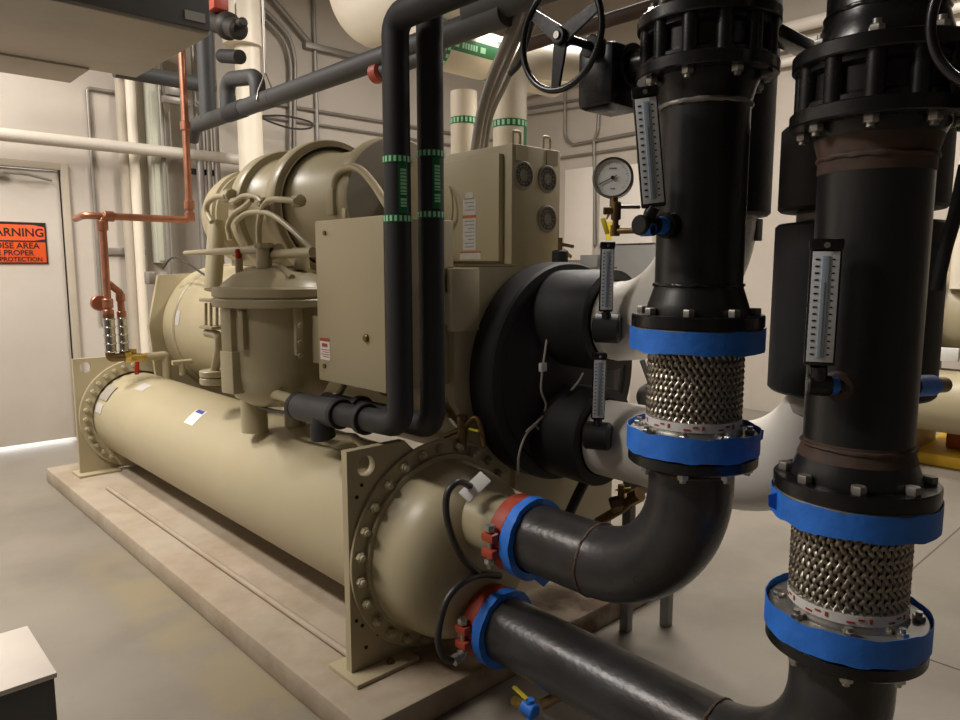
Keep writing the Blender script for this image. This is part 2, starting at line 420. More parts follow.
# ------------------------------------------------------------------ condenser (the low tan vessel)
CX, CZ, CR = 1.65, .478, .295
cond = thing('condenser', 'long tan horizontal pressure vessel lying low on the concrete pad', 'vessel', (CX, 3.7, .1))
bm = nb(); cyl(bm, (CX, 5.33, CZ), (CX, 2.03, CZ), CR, seg=72); shell = obj('shell', bm, 'tan', cond)
def ringpts(c, r, n, y): return [(c[0] + r * math.cos(2 * PI * i / n), y, c[1] + r * math.sin(2 * PI * i / n)) for i in range(n)]
for y in (2.0, 5.33):
    bm = nb()
    prism(bm, [(1.262, y, .115), (1.262, y, .897), (1.50, y, .897), (1.60, y, .80), (1.72, y, .80), (1.82, y, .88), (2.03, y, .88), (2.03, y, .115)], (0, .032, 0),
          [ringpts((1.338, .835), .036, 20, y)])
    ts = obj('tube_sheet', bm, 'tan2', cond, smooth=False)
    bm = nb(); box(bm, (1.236, y - .075, .1), (1.50, y + .11, .116), .003); obj('foot_plate', bm, 'tan2', cond)
    bm = nb(); box(bm, (1.80, y - .075, .1), (2.06, y + .11, .116), .003); obj('foot_plate', bm, 'tan2', cond)
    if y < 3:
        bm = nb()
        for (x, z) in ((1.318, .773), (1.298, .735), (1.285, .30), (1.308, .275), (1.322, .19), (1.372, .22)): cyl(bm, (x, y + .001, z), (x, y - .003, z), .0065, seg=10)
        obj('bolt_hole', bm, 'dark', ts)
        bm = nb(); hexbolt(bm, (1.40, y - .035, .116), (0, 0, 1), .014, .01, .006); obj('anchor_bolt', bm, 'bronze', cond)
# water box at the near end: flange ring, dished cover and two stub nozzles
bm = nb(); lathe(bm, [(.30, 0), (.385, 0), (.388, .003), (.388, .012), (.386, .014), (.334, .014), (.334, .034), (.30, .034)], (CX, 2.0, CZ + .01), (0, -1, 0), 72); obj('cover_flange', bm, 'tan', cond)
bm = nb(); lathe(bm, [(.322, .03), (.318, .045), (.312, .07), (.309, .12), (.300, .165), (.278, .205), (.235, .238), (.17, .258), (.08, .268), (0, .270)], (CX, 2.0, CZ + .005), (0, -1, 0), 72)
dome = obj('water_box', bm, 'tan', cond, angle=60)
nb_ = 26
for i in range(nb_):
    a = 2 * PI * (i + .5) / nb_; p = (CX + .360 * math.cos(a), 1.986, CZ + .01 + .360 * math.sin(a))
    if i == 0:
        bm = nb(); hexbolt(bm, p, (0, -1, 0), .0175, .02, 0); lathe(bm, [(.0125, .019), (.011, .028), (.006, .032), (0, .033)], p, (0, -1, 0), 14); b0 = obj('bolt', bm, 'tan', cond, loc=p); p0 = V(p)
    else: copies(b0, [V(p) - p0])
for y in (5.33,):
    bm = nb(); lathe(bm, [(.30, 0), (.375, 0), (.378, .004), (.378, .034), (.30, .038)], (CX, 5.33, CZ + .01), (0, -1, 0), 64); obj('far_flange', bm, 'tan', cond)
    for i in range(14):
        a = PI * .52 + PI * .78 * i / 13; p = (CX + .345 * math.cos(a), 5.292, CZ + .01 + .345 * math.sin(a))
        bm = nb(); hexbolt(bm, p, (0, -1, 0), .017, .018, .01); obj('bolt', bm, 'tan', cond)
NZ = ((.635, 1.592), (.278, 1.722))
for z, y in NZ:
    bm = nb(); lathe(bm, [(.122, -.07), (.112, -.03), (.106, -.01), (.104, 0), (.104, .22), (.092, .22)], (CX, y + .20, z), (0, -1, 0), 48); obj('nozzle', bm, 'tan', cond)
bm = nb(); n_ = V((-.50, -.62, .60)).normalized(); l_ = (_r * .62 + V((0, 0, .78))); l_ = (l_ - n_ * l_.dot(n_)).normalized(); obox(bm, at(475, 487, y=1.70), l_, n_, l_.cross(n_), .105, .012, .05, .003); obj('data_plate', bm, 'paper', cond, label='white rectangular tag')
# stickers on the shell
def on_shell(y, th0, th1, y1): 
    bm = nb(); patch(bm, (CX, 0, CZ), (0, 1, 0), CR + .0006, (-1, 0, 0), th0, th1, y, y1); return bm
ra = math.radians
lb = obj('label', on_shell(3.75, ra(42), ra(62), 3.87), 'paper', shell, label='white paper label with blue print')
bm = nb(); patch(bm, (CX, 0, CZ), (0, 1, 0), CR + .0021, (-1, 0, 0), ra(57), ra(61.5), 3.765, 3.855); obj('label_print', bm, 'navy', shell)
bm = nb(); patch(bm, (CX, 0, CZ), (0, 1, 0), CR + .0006, (-1, 0, 0), ra(58), ra(72), 4.72, 4.86); obj('label', bm, 'paper_d', shell, label='small pale grey label')
bm = nb(); patch(bm, (CX, 0, CZ), (0, 1, 0), CR + .006, (-1, 0, 0), ra(30), ra(52), 5.10, 5.26); obj('name_plate', bm, 'duct', shell, label='dull grey metal plate')
bm = nb(); patch(bm, (CX, 0, CZ), (0, 1, 0), CR + .0012, (-1, 0, 0), ra(12), ra(25), 5.14, 5.26); obj('label', bm, 'paper_d', shell, label='pale sticker below the grey plate')
for yy in (3.02, 3.42):
    bm = nb(); cyl(bm, (CX - .02, yy, CZ + CR - .02), (CX - .02, yy, CZ + CR + .09), .05, seg=20); obj('support_boss', bm, 'tan', cond)
bm = nb(); tube(bm, [(1.47, 2.10, .70), (1.45, 2.12, .84), (1.46, 2.26, .87), (1.5, 2.5, .83)], .016, 10, .06); obj('drain_tube', bm, 'tan', cond)

# ------------------------------------------------------------------ evaporator (the big vessel behind)
EX, EZ, ER = 2.25, 1.08, .44
evap = thing('evaporator', 'large tan vessel with black insulated round end cover and two black nozzles', 'vessel', (EX, 3.7, .1))
bm = nb(); cyl(bm, (EX, 5.20, EZ), (EX, 2.10, EZ), ER, seg=80); esh = obj('shell', bm, 'tan', evap)
bm = nb(); lathe(bm, [(ER + .002, 0), (ER + .012, .01), (ER + .012, .05), (ER + .002, .06)], (EX, 4.98, EZ), (0, 1, 0), 80); obj('shell_seam_ring', bm, 'tan', esh)
Y = 2.0
bm = nb(); prism(bm, [(1.80, Y, .905), (1.735, Y, 1.0), (1.735, Y, 1.505), (2.72, Y, 1.505), (2.72, Y, .10), (2.45, Y, .10), (2.35, Y, .45), (2.15, Y, .55), (2.06, Y, .60), (2.06, Y, .905)], (0, .035, 0)); obj('tube_sheet', bm, 'tan', evap, smooth=False)
bm = nb(); prism(bm, [(1.80, 5.2, .1), (1.72, 5.2, 1.10), (1.80, 5.2, 1.45), (2.7, 5.2, 1.50), (2.7, 5.2, .1)], (0, .035, 0)); obj('tube_sheet', bm, 'tan', evap, smooth=False)
bm = nb(); box(bm, (1.70, Y - .03, 1.27), (1.835, Y + .0, 1.50), .004); obj('junction_box', bm, 'tan', evap)
bm = nb(); obox(bm, (1.80, 2.2, .93), (0.0, .72, .55), (1, 0, 0), (0, .55, -.72), .55, .02, .10, .003); obj('gusset', bm, 'tan', evap)
# insulated end cover
bm = nb(); lathe(bm, [(.40, 0), (ER, 0), (ER + .004, .01), (ER + .004, .11), (ER - .004, .12), (ER - .05, .122), (ER - .06, .116), (.345, .122), (.31, .145), (.24, .165), (.12, .176), (0, .178)], (EX, Y, EZ), (0, -1, 0), 80); cov = obj('end_cover', bm, 'foam', evap, angle=30)
for z, y1 in ((1.305, 1.625), (.855, 1.655)):
    bm = nb(); lathe(bm, [(.186, -.32), (.186, -.27), (.188, -.2), (.192, -.012), (.188, 0), (.150, 0), (.150, -.06)], (2.2, y1, z), (0, -1, 0), 56); obj('nozzle_insulation', bm, 'foam', evap)
# sensor wires over the cover, with tie mounts
pl = lambda u, v, y=1.835: at(u, v, y=y)
bm = nb(); tube(bm, spline([at(573, 293, y=1.74), at(562, 308, y=1.76), pl(550, 328, 1.80), pl(545, 352, 1.81), pl(541, 388, 1.82), pl(546, 405, 1.82), pl(540, 420), pl(526, 435), pl(519, 455), at(518, 475, y=1.85)]), .0045, 8); wr = obj('sensor_wire', bm, 'wire', evap)
bm = nb(); tube(bm, spline([at(583, 373, y=1.72), at(578, 382, y=1.74), pl(566, 396, 1.79), pl(548, 412, 1.82), pl(526, 432, 1.83)]), .0045, 8); obj('sensor_wire', bm, 'wire', evap)
bm = nb(); tube(bm, spline([pl(536, 426), pl(546, 438, 1.82), pl(553, 444, 1.80), at(563, 450, y=1.76)]), .0045, 8); obj('sensor_wire', bm, 'wire', evap)
bm = nb(); p = pl(542, 367, 1.80); box(bm, p - V((.016, .012, .016)), p + V((.016, .004, .016)), .003); obj('tie_mount', bm, 'paper', evap)
# yellow wire tag hanging under the cover
bm = nb(); torus(bm, at(557, 474, y=1.93), (.5, 1, .2), .022, .0035, 20, 8); obj('wire_tag', bm, 'yellow', evap, label='yellow tie hanging below the black cover')
# small stop valve on the cover top
pv = at(560, 262, y=2.0)
bm = nb(); cyl(bm, pv + V((0, 0, -.06)), pv + V((0, 0, .05)), .034, seg=20, bev=.006); obj('vent_boss', bm, 'foam', evap)
bm = nb(); cyl(bm, pv + V((0, 0, .05)), pv + V((0, 0, .10)), .010, seg=12); tube(bm, [pv + V((0, 0, .075)), pv + V((.06, -.02, .065))], .008, 8); obj('vent_valve', bm, 'bronze', evap)
bm = nb(); obox(bm, pv + V((.035, -.01, .035)), (.7, -.3, -.6), (.4, .9, 0), (.5, -.2, .8), .05, .006, .016, .002); obj('valve_handle', bm, 'yellow', evap)
# small piping and isolation valves near the far end of the shell
bm = nb(); pq = at(150, 278, x=1.83)
obox(bm, pq, (1, 0, 0), (0, 1, 0), (0, 0, 1), .05, .10, .09, .01); obj('sensor_head', bm, 'emt', evap)
bm = nb(); tube(bm, spline([at(163, 268, x=1.82), at(172, 258, x=1.82), at(185, 262, x=1.82), at(206, 276, x=1.8)]), .007, 8); obj('sensor_wire', bm, 'cable', evap)
bm = nb(); patch(bm, (EX, 0, EZ), (0, 1, 0), ER + .001, (-1, 0, 0), ra(5), ra(18), 4.90, 5.05 - .08); obj('label', bm, 'paper_d', esh, label='small pale sticker')

# ------------------------------------------------------------------ compressor and motor
KX, KZ = 2.1, 1.81
comp = thing('compressor', 'tan compressor and round motor housing with ribbed flanges on top of the machine', 'compressor', (KX, 3.7, 1.5))
bm = nb(); lathe(bm, [(0, 1.80), (.14, 1.785), (.22, 1.74), (.27, 1.66), (.29, 1.56), (.292, 1.46), (.275, 1.45), (.275, 1.43), (.215, 1.40), (.20, 1.2), (.24, 1.06), (.285, 1.03)], (KX, 2.82, KZ), (0, 1, 0), 64); obj('intake_housing', bm, 'tan', comp)
bm = nb(); lathe(bm, [(.25, 1.10), (.345, 1.10), (.352, 1.09), (.352, 1.00), (.345, .99), (.315, .985), (.29, .93), (.275, .78), (.29, .68), (.30, .64)], (KX, 2.82, KZ), (0, 1, 0), 72); obj('volute', bm, 'tan', comp)
bm = nb(); lathe(bm, [(.24, .66), (.352, .66), (.358, .65), (.358, .57), (.352, .56), (.325, .555), (.32, .54)], (KX, 2.82, KZ), (0, 1, 0), 72); obj('casing_flange', bm, 'tan', comp)
bm = nb(); lathe(bm, [(.22, .57), (.305, .56), (.283, .50), (.272, .40), (.268, .22), (.275, .15), (.297, .10), (.305, .06), (.305, .0), (.296, -.012)], (KX, 2.82, KZ), (0, 1, 0), 72); mot = obj('motor_housing', bm, 'tan', comp)
bm = nb(); lathe(bm, [(.299, 0), (.296, -.012), (.292, -.016), (0, -.016)], (KX, 2.82, KZ), (0, 1, 0), 72); obj('motor_end_plate', bm, 'grey_tan', comp)
bm = nb(); box(bm, (1.99, 2.95, 1.512), (2.22, 4.45, 1.64), .01); obj('saddle', bm, 'tan', comp)
bm = nb(); tube(bm, spline([at(335, 208, x=1.80), at(335, 182, x=1.80), at(342, 170, x=1.80), at(357, 168, x=1.78), at(372, 182, x=1.75), at(390, 210, x=1.72), at(404, 232, x=1.72)]), .017, 12); obj('motor_conduit', bm, 'tan', comp)
p = at(335, 200, x=1.81)
bm = nb(); box(bm, p + V((-.03, -.03, -.07)), p + V((.03, .03, .05)), .006); obj('conduit_box', bm, 'tan', comp)
# oil and gas lines looping on the flank of the compressor
for pts, r in (([(212, 222), (207, 212), (208, 203), (216, 197), (226, 196)], .016),
               ([(234, 202), (244, 196), (256, 197), (262, 202)], .014),
               ([(230, 240), (228, 226), (234, 214), (244, 207), (252, 200)], .014),
               ([(259, 245), (259, 225), (263, 208), (270, 200), (285, 200), (296, 201)], .015),
               ([(236, 222), (245, 214), (258, 212), (272, 215), (290, 228), (316, 252)], .014)):
    bm = nb(); tube(bm, spline([at(u, v, x=1.73 - .004 * i) for i, (u, v) in enumerate(pts)]), r, 12); obj('oil_line', bm, 'tan', comp)
for (u, v), s in (((229, 196), .045), ((235, 202), .03), ((298, 201), .035), ((262, 202), .028)):
    p = at(u, v, x=1.74); bm = nb(); cyl(bm, p + V((0, s, 0)), p + V((0, -s, 0)), s * .85, seg=8, bev=.006); obj('valve_body', bm, 'tan', comp)
bm = nb(); p = at(213, 290, x=1.72); q = at(217, 222, x=1.80); tube(bm, [p, q], .05, 24); obj('discharge_pipe', bm, 'tan', comp)

# ------------------------------------------------------------------ oil separator drum between shell and compressor
OX, OY = 1.53, 2.965
oil = thing('oil_separator', 'upright tan drum with flanged domed lid beside the control panel', 'drum', (OX, OY, .80))
bm = nb(); lathe(bm, [(0, .89), (.13, .90), (.19, .935), (.22, .985), (.23, 1.04), (.23, 1.35)], (OX, OY, 0), (0, 0, 1), 64); obj('drum_body', bm, 'tan', oil)
bm = nb(); lathe(bm, [(.20, 1.335), (.268, 1.335), (.272, 1.34), (.272, 1.366), (.268, 1.371), (.262, 1.372), (.262, 1.376), (.268, 1.377), (.272, 1.382), (.272, 1.412), (.266, 1.418), (.238, 1.42), (.225, 1.437), (.18, 1.472), (.11, 1.497), (0, 1.505)], (OX, OY, 0), (0, 0, 1), 64); lid = obj('lid', bm, 'tan', oil)
bm = nb(); cyl(bm, (OX - .06, OY + .14, .75), (OX - .06, OY + .14, .95), .06, seg=20); obj('support_leg', bm, 'tan', oil)
bm = nb()
tube(bm, spline([(OX - .03, OY - .20, 1.462), (OX - .02, OY - .1, 1.50), (OX, OY, 1.512), (OX + .02, OY + .1, 1.50)]), .014, 8); obj('lid_rib', bm, 'tan', lid)
for u, v, h in ((264, 262, .075), (302, 263, .06)):
    p = at(u, v, y=OY - .02 if u < 280 else OY - .12); bm = nb(); cyl(bm, p + V((0, 0, -.03)), p + V((0, 0, h)), .035, .028, seg=18, bev=.005); cyl(bm, p + V((0, 0, h - .015)), p + V((0, 0, h + .006)), .042, seg=8); obj('valve_stem', bm, 'tan', oil)
bm = nb(); tube(bm, [at(185, 253, x=1.52), at(279, 249, x=1.52)], lambda t: .012 + .013 * min(1, t * 6), 14); obj('vent_pipe', bm, 'tan', oil)
bm = nb(); tube(bm, [at(272, 255, x=1.5), at(313, 252, x=1.5)], .02, 14); obj('vent_pipe', bm, 'tan', oil)
p = at(239, 265, x=1.5)
bm = nb(); cyl(bm, p + V((0, 0, -.07)), p + V((0, 0, .03)), .018, seg=14); obj('relief_valve', bm, 'tan', oil)
bm = nb(); cyl(bm, p + V((0, 0, .03)), p + V((0, 0, .075)), .016, seg=12, bev=.004); obj('relief_cap', bm, 'red', oil, label='small red cap')
# bracket and sight gauge strip on the drum's flank
def drum(u, v, r=.235):
    d = (at(u, v, z=1.0) - CAM).normalized(); o = CAM - V((OX, OY, 0)); a = d.x ** 2 + d.y ** 2; b = o.x * d.x + o.y * d.y; c = o.x ** 2 + o.y ** 2 - r * r
    t = (-b - math.sqrt(max(0, b * b - a * c))) / a; return CAM + d * t
for u0, v0, u1, v1, th, nm in ((224, 308, 236, 352, .02, 'sight_strip'), (226, 350, 240, 394, .03, 'base_bracket'), (240, 310, 247, 350, .02, 'side_rib'), (293, 308, 302, 355, .022, 'side_rib')):
    a, b = drum(u0, v0), drum(u1, v1); c = (a + b) / 2; n_ = V((c.x - OX, c.y - OY, 0)).normalized(); t_ = n_.cross(V((0, 0, 1)))
    w = max(.02, abs((b - a).dot(t_))); bm = nb(); obox(bm, c, t_, n_, (0, 0, 1), w, th * 2, abs(b.z - a.z), .004); obj(nm, bm, 'tan', oil)
a = drum(300, 335); n_ = V((a.x - OX, a.y - OY, 0)).normalized()
bm = nb(); obox(bm, a + V((.05, -.10, -.02)), (0, 1, 0), (1, 0, 0), (0, 0, 1), .16, .012, .2, .004); obj('mount_plate', bm, 'tan', oil)
for k in (325, 342, 355):
    p = drum(298, k); bm = nb(); hexbolt(bm, p + n_ * .02, n_, .012, .012); obj('bolt', bm, 'tan', oil)
# angle valve and flange at the drum's foot
p = at(215, 377, x=1.50)
bm = nb(); cyl(bm, p + V((0, 0, -.035)), p + V((0, 0, 0)), .075, seg=32, bev=.004); cyl(bm, p + V((0, 0, .004)), p + V((0, 0, .036)), .075, seg=32, bev=.004); obj('foot_flange', bm, 'tan', oil)
bm = nb(); tube(bm, [p + V((0, 0, .03)), at(219, 350, x=1.50), at(219, 335, x=1.50), at(207, 333, x=1.50)], .022, 14, .03); obj('angle_valve', bm, 'tan', oil)
for z in (300, 327):
    q = at(214, z, x=1.52); bm = nb(); box(bm, q - V((.05, .09, .008)), q + V((.05, .07, .008)), .003); obj('shelf_bracket', bm, 'tan', oil)
for u in (206, 211, 217):
    bm = nb(); tube(bm, [at(u, 303, x=1.5), at(u, 326, x=1.5)], .008, 8); obj('tie_rod', bm, 'tan', oil)
bm = nb(); tube(bm, spline([at(245, 381, x=1.42), at(262, 390, x=1.42), at(285, 397, x=1.42), at(298, 402, x=1.42)]), .021, 14); obj('oil_hose', bm, 'tan', oil)
bm = nb(); tube(bm, spline([at(250, 398, x=1.44), at(258, 406, x=1.43), at(280, 412, x=1.42), at(300, 412, x=1.42)]), .008, 10); obj('cable', bm, 'cable', oil)

# ------------------------------------------------------------------ control panel
cp = thing('control_panel', 'tan wall-mounted style control box with hinged door beside the black pipes', 'control box', (1.6, 2.26, 1.07))
cp['label'] = 'upright tan control box with a keyed door and small white sticker'
bm = nb(); box(bm, (1.475, 2.03, 1.07), (1.76, 2.49, 1.672), .004); obj('enclosure', bm, 'tan2', cp)
bm = nb(); box(bm, (1.45, 2.035, 1.064), (1.474, 2.485, 1.678), .006); dr = obj('door', bm, 'tan2', cp)
for v in (217 + 8, 366):
    p = at(325, 233, x=1.45) if v < 300 else at(325, v, x=1.45)
    bm = nb(); cyl(bm, p + V((.004, 0, 0)), p + V((-.006, 0, 0)), .009, seg=14); obj('screw', bm, 'bronze', dr)
p = at(367, 338, x=1.45); bm = nb(); cyl(bm, p + V((.004, 0, 0)), p + V((-.012, 0, 0)), .014, seg=18, bev=.003); obj('lock', bm, 'bronze', dr, label='round key lock')
p = at(325, 349, x=1.4496); bm = nb(); box(bm, p - V((.0006, .034, .042)), p + V((.002, .034, .042))); st = obj('sticker', bm, 'paper', dr, label='small white warning sticker')
bm = nb(); box(bm, p + V((-.0012, -.034, .030)), p + V((.001, .034, .042))); box(bm, p + V((-.0012, -.02, .008)), p + V((.001, .02, .022))); 
for k in range(4): box(bm, p + V((-.0012, -.028, -.004 - .009 * k)), p + V((.001, .026 - .01 * (k % 2), -.001 - .009 * k)))
obj('sticker_print', bm, 'couple', dr)
p = at(345, 216, x=1.47); bm = nb(); box(bm, p - V((.006, .012, .01)), p + V((.006, .012, .028)), .003); obj('lifting_tab', bm, 'tan2', cp)
bm = nb(); tube(bm, spline([(1.56, 2.45, 1.08), (1.53, 2.47, 1.0), (1.50, 2.58, .97), (1.48, 2.75, .95)]), .013, 10); obj('cable', bm, 'tan', cp)
bm = nb(); tube(bm, spline([(1.60, 2.15, 1.08), (1.58, 2.18, 1.04), (1.62, 2.3, 1.02), (1.66, 2.4, 1.07)]), .012, 10); obj('cable', bm, 'cable', cp)

# ------------------------------------------------------------------ drive cabinet with round fans
dc = thing('drive_cabinet', 'tan electrical cabinet with three round fan grilles above the black end cover', 'cabinet', (2.28, 2.45, 1.515))
bm = nb(); box(bm, (2.135, 2.10, 1.515), (2.435, 2.785, 2.0), .006); obj('cabinet_body', bm, 'tan2', dc)
bm = nb(); box(bm, (2.105, 2.145, 1.528), (2.135, 2.785, 1.962), .005); sd = obj('side_door', bm, 'tan2', dc)
for u, v in ((523, 175), (547, 179), (547, 219)):
    p = at(u, v, y=2.10)
    bm = nb(); lathe(bm, [(.058, -.001), (.060, .004), (.052, .008), (.049, .002)], p, (0, -1, 0), 32); g = obj('fan_grille', bm, 'grey_tan', dc)
    bm = nb(); cyl(bm, p + V((0, .001, 0)), p + V((0, -.002, 0)), .050, seg=32); obj('fan_opening', bm, 'fan', g)
    bm = nb(); cyl(bm, p, p + V((0, -.006, 0)), .020, seg=24)
    for k in range(1, 5): torus(bm, p + V((0, -.006, 0)), (0, 1, 0), .012 * k, .0014, 32, 6)
    for k in range(6):
        a = PI * k / 6; tube(bm, [p + V((.05 * math.cos(a), -.005, .05 * math.sin(a))), p - V((.05 * math.cos(a), .005, .05 * math.sin(a)))], .0014, 6)
    obj('fan_guard', bm, 'grey_tan', g)
for x in (2.19, 2.375):
    bm = nb(); tube(bm, [(x - .022, 2.13, 1.985), (x - .022, 2.13, 2.055), (x + .022, 2.13, 2.055), (x + .022, 2.13, 1.985)], .007, 10, .012); box(bm, (x - .035, 2.094, 1.935), (x + .035, 2.10, 1.995)); obj('lifting_eye', bm, 'tan2', dc)
pa, pb = at(463, 197, x=2.105), at(476, 250, x=2.105)
bm = nb(); box(bm, (2.1035, pb.y, pb.z), (2.106, pa.y, pa.z - .012)); stk = obj('sticker', bm, 'paper_d', sd, label='tall white notice')
bm = nb(); box(bm, (2.1025, pb.y, pb.z + .135), (2.105, pa.y, pb.z + .148)); obj('sticker_stripe', bm, 'rustline', sd)
bm = nb(); box(bm, (2.1025, pb.y - .03, pb.z - .012), (2.105, pa.y + .02, pb.z - .006)); obj('sticker_stripe', bm, 'rustline', sd)
bm = nb(); box(bm, (2.1035, pb.y - .03, pb.z - .04), (2.106, pa.y + .02, pb.z - .012)); box(bm, (2.1035, pb.y + .018, pa.z - .006), (2.106, pa.y - .018, pa.z + .016)); obj('sticker', bm, 'paper_d', sd, label='small white notice')
bm = nb()
for k in range(14):
    z = pb.z + .012 + .0155 * k
    if abs(z - pb.z - .14) < .012: continue
    box(bm, (2.1028, pb.y + .01, z), (2.105, pa.y - .012 - .02 * (k % 3 == 2), z + .004))
obj('sticker_print', bm, 'greypanel', sd)
bm = nb(); tube(bm, spline([at(449, 187, x=2.09), at(452, 200, x=2.08), at(452, 215, x=2.08), at(449, 228, x=2.09)]), .006, 8); obj('cable', bm, 'tan', dc)
# shelf under the cabinet
bm = nb(); box(bm, (1.86, 2.085, 1.508), (2.44, 2.785, 1.5145)); obj('base_plate', bm, 'tan2', dc)
p = at(449, 310, x=1.74)
bm = nb(); cyl(bm, p + V((.0, 0, -.055)), p + V((.0, 0, .07)), .062, seg=24, bev=.01); obj('transformer', bm, 'tan', dc)

# ------------------------------------------------------------------ condenser water piping
PR = .1085
CW = 'condenser water pipes in front of the machine'
def bolts(parent, c, r, n, z, h, axis=1, size=.0145, m='zinc', stud=.008, phase=.5, nm='bolt'):
    o = None
    for i in range(n):
        a = 2 * PI * (i + phase) / n; p = V((c[0] + r * math.cos(a), c[1] + r * math.sin(a), z))
        if o is None:
            bm = nb(); hexbolt(bm, p, (0, 0, axis), size, h, stud); o = obj(nm, bm, m, parent, loc=p); q = p
        else: copies(o, [p - q])
def bead(parent, c, axis, R, r=.005, m='weld', nm='weld_bead'):
    bm = nb(); torus(bm, c, axis, R, r, 64, 8)
    for v in bm.verts: v.co += V((random.uniform(-1, 1), random.uniform(-1, 1), random.uniform(-1, 1))) * .0012
    return obj(nm, bm, m, parent)
def flange(parent, c, z0, z1, R=.163, ri=.10, m='black', nm='flange'):
    bm = nb(); lathe(bm, [(ri, z0), (R - .003, z0), (R, z0 + .003), (R, z1 - .003), (R - .003, z1), (ri, z1), (ri, z0)], (c[0], c[1], 0), (0, 0, 1), 72); return obj(nm, bm, m, parent)

P1 = (1.655, .965); P2 = (1.625, .555)
FZ1, FZ2 = 1.003, .672             # undersides of the lower flanges
def low_pipe(c, nz, ny, fz, label):
    t = thing('elbow_pipe', label, 'pipe', (c[0], c[1], nz - PR), CW)
    R = .295
    bm = nb(); tube(bm, [(CX, ny, nz), (c[0], c[1], nz), (c[0], c[1], fz + .004)], PR, 48, R, 24); obj('steel_pipe', bm, 'steel', t, angle=60)
    bead(t, (c[0] + (CX - c[0]) * .2, c[1] + R, nz), (0, 1, 0), PR); bead(t, (c[0], c[1], fz - .02), (0, 0, 1), PR)
    if ny > 1.7: bead(t, (CX, 1.17, nz), (0, 1, 0), PR, .007)
    flange(t, c, fz, fz + .030)
    bolts(t, c, .138, 8, fz, .016, -1, m='zinc')
    return t
lp1 = low_pipe(P1, .640, 1.55, FZ1, 'upper dark steel pipe with an elbow rising to a blue-taped flange')
lp2 = low_pipe(P2, .280, 1.68, FZ2, 'lower dark steel pipe with rusty welds near the floor')

# flexible braided connectors
def strand(bm, c, z0, z1, R, phase, sgn, turns, n, w, N):
    L = []
    nrm_w = w / 2
    for i in range(n + 1):
        s = i / n; a = phase + sgn * turns * 2 * PI * s
        q = (N * 2) * turns * 2 * s          # over / under count
        rr = R + .0028 * math.cos(PI * s * 2 * N * turns) * (1 if sgn > 0 else -1)
        z = z0 + (z1 - z0) * s
        e = V((-math.sin(a), math.cos(a), 0)) ; up = V((0, 0, 1))
        tx = turns * 2 * PI * R; tz = (z1 - z0); l = math.hypot(tx, tz)
        side = (e * (-tz / l) * sgn + up * (tx / l)) * nrm_w
        o = V((c[0] + rr * math.cos(a), c[1] + rr * math.sin(a), z)); out = V((math.cos(a), math.sin(a), 0))
        L.append([bm.verts.new(o - side), bm.verts.new(o + out * .0034), bm.verts.new(o + side)])
    for A, B in zip(L, L[1:]):
        bm.faces.new((A[0], B[0], B[1], A[1])); bm.faces.new((A[1], B[1], B[2], A[2]))
def connector(c, z, label):
    t = thing('flexible_connector', label, 'pipe connector', (c[0], c[1], z), 'braided flexible connectors')
    H = .32                                         # between the mating black flanges
    fl = flange(t, c, z, z + .052, .161, .09, 'galv', 'lower_flange')
    bm = nb(); band(bm, (c[0], c[1], z), (0, 0, 1), .1665, .0015, .064, .005, thick=.0015); tp = obj('blue_tape', bm, 'blue', t, angle=70)
    bolts(t, c, .139, 8, z + .052, .012, 1, size=.013, stud=.008, nm='stud')
    bm = nb(); lathe(bm, [(.09, .052), (.124, .052), (.122, .060), (.119, .064), (.119, .092), (.112, .094)], (c[0], c[1], z), (0, 0, 1), 56); obj('braid_collar', bm, 'zinc', t)
    bm = nb(); band(bm, (c[0], c[1], z), (0, 0, 1), .1205, .068, .090, 0, thick=.001); lbn = obj('label_band', bm, 'paper', t, label='white printed band')
    bm = nb()
    for k in range(9):
        a = 2 * PI * k / 9
        for q, (w, h0, h1) in enumerate(((.13, .073, .077), (.10, .080, .084), (.05, .075, .085))):
            patch(bm, (c[0], c[1], z), (0, 0, 1), .1206, (1, 0, 0), a + .18 * q, a + .18 * q + w, h0, h1, 3)
    obj('band_print', bm, 'couple', t)
    bm = nb(); lathe(bm, [(.1085, .07), (.1085, H - .05)], (c[0], c[1], z), (0, 0, 1), 56); obj('inner_hose', bm, 'dark', t)
    bm = nb(); NS = 42; z0, z1 = z + .090, z + H - .062
    tn = .135; nst = int(2 * NS * tn + .5) * 4
    for k in range(NS):
        for s in (1, -1): strand(bm, c, z0, z1, .1145, 2 * PI * k / NS, s, tn, nst, .0092, NS)
    obj('wire_braid', bm, 'stain', t, angle=70)
    bm = nb(); lathe(bm, [(.112, H - .065), (.119, H - .062), (.119, H - .035), (.09, H - .03)], (c[0], c[1], z), (0, 0, 1), 56); obj('braid_collar', bm, 'zinc', t)
    flange(t, c, z + H - .045, z + H, .161, .09, 'galv', 'upper_flange')
    bm = nb(); band(bm, (c[0], c[1], z), (0, 0, 1), .1665, H - .058, H - .0015, .006, thick=.0015); obj('blue_tape', bm, 'blue', t, angle=70)
    return t
fc1 = connector(P1, FZ1 + .030, 'braided steel connector between blue-taped flanges on the pipe beside the white elbows')
fc2 = dup(fc1, (P2[0] - P1[0], P2[1] - P1[1], FZ2 - FZ1), 'braided steel connector between blue-taped flanges lowest, above the rusty elbow')
# torn tape ends
for t, c, z, s in ((fc1, P1, FZ1 + .075, 1), (fc2, P2, FZ2 + .335, -1)):
    o = V((c[0], c[1], z)); r_ = (_r * s + V((.1, -.1, 0))).normalized()
    bm = nb(); a = o + r_ * .163; prism(bm, [a + V((0, 0, .012)), a + r_ * .022 + V((0, 0, .004)), a + r_ * .02 + V((0, 0, -.02)), a + V((0, 0, -.03))], V((.0012, .0012, 0))); obj('tape_end', bm, 'blue', t)

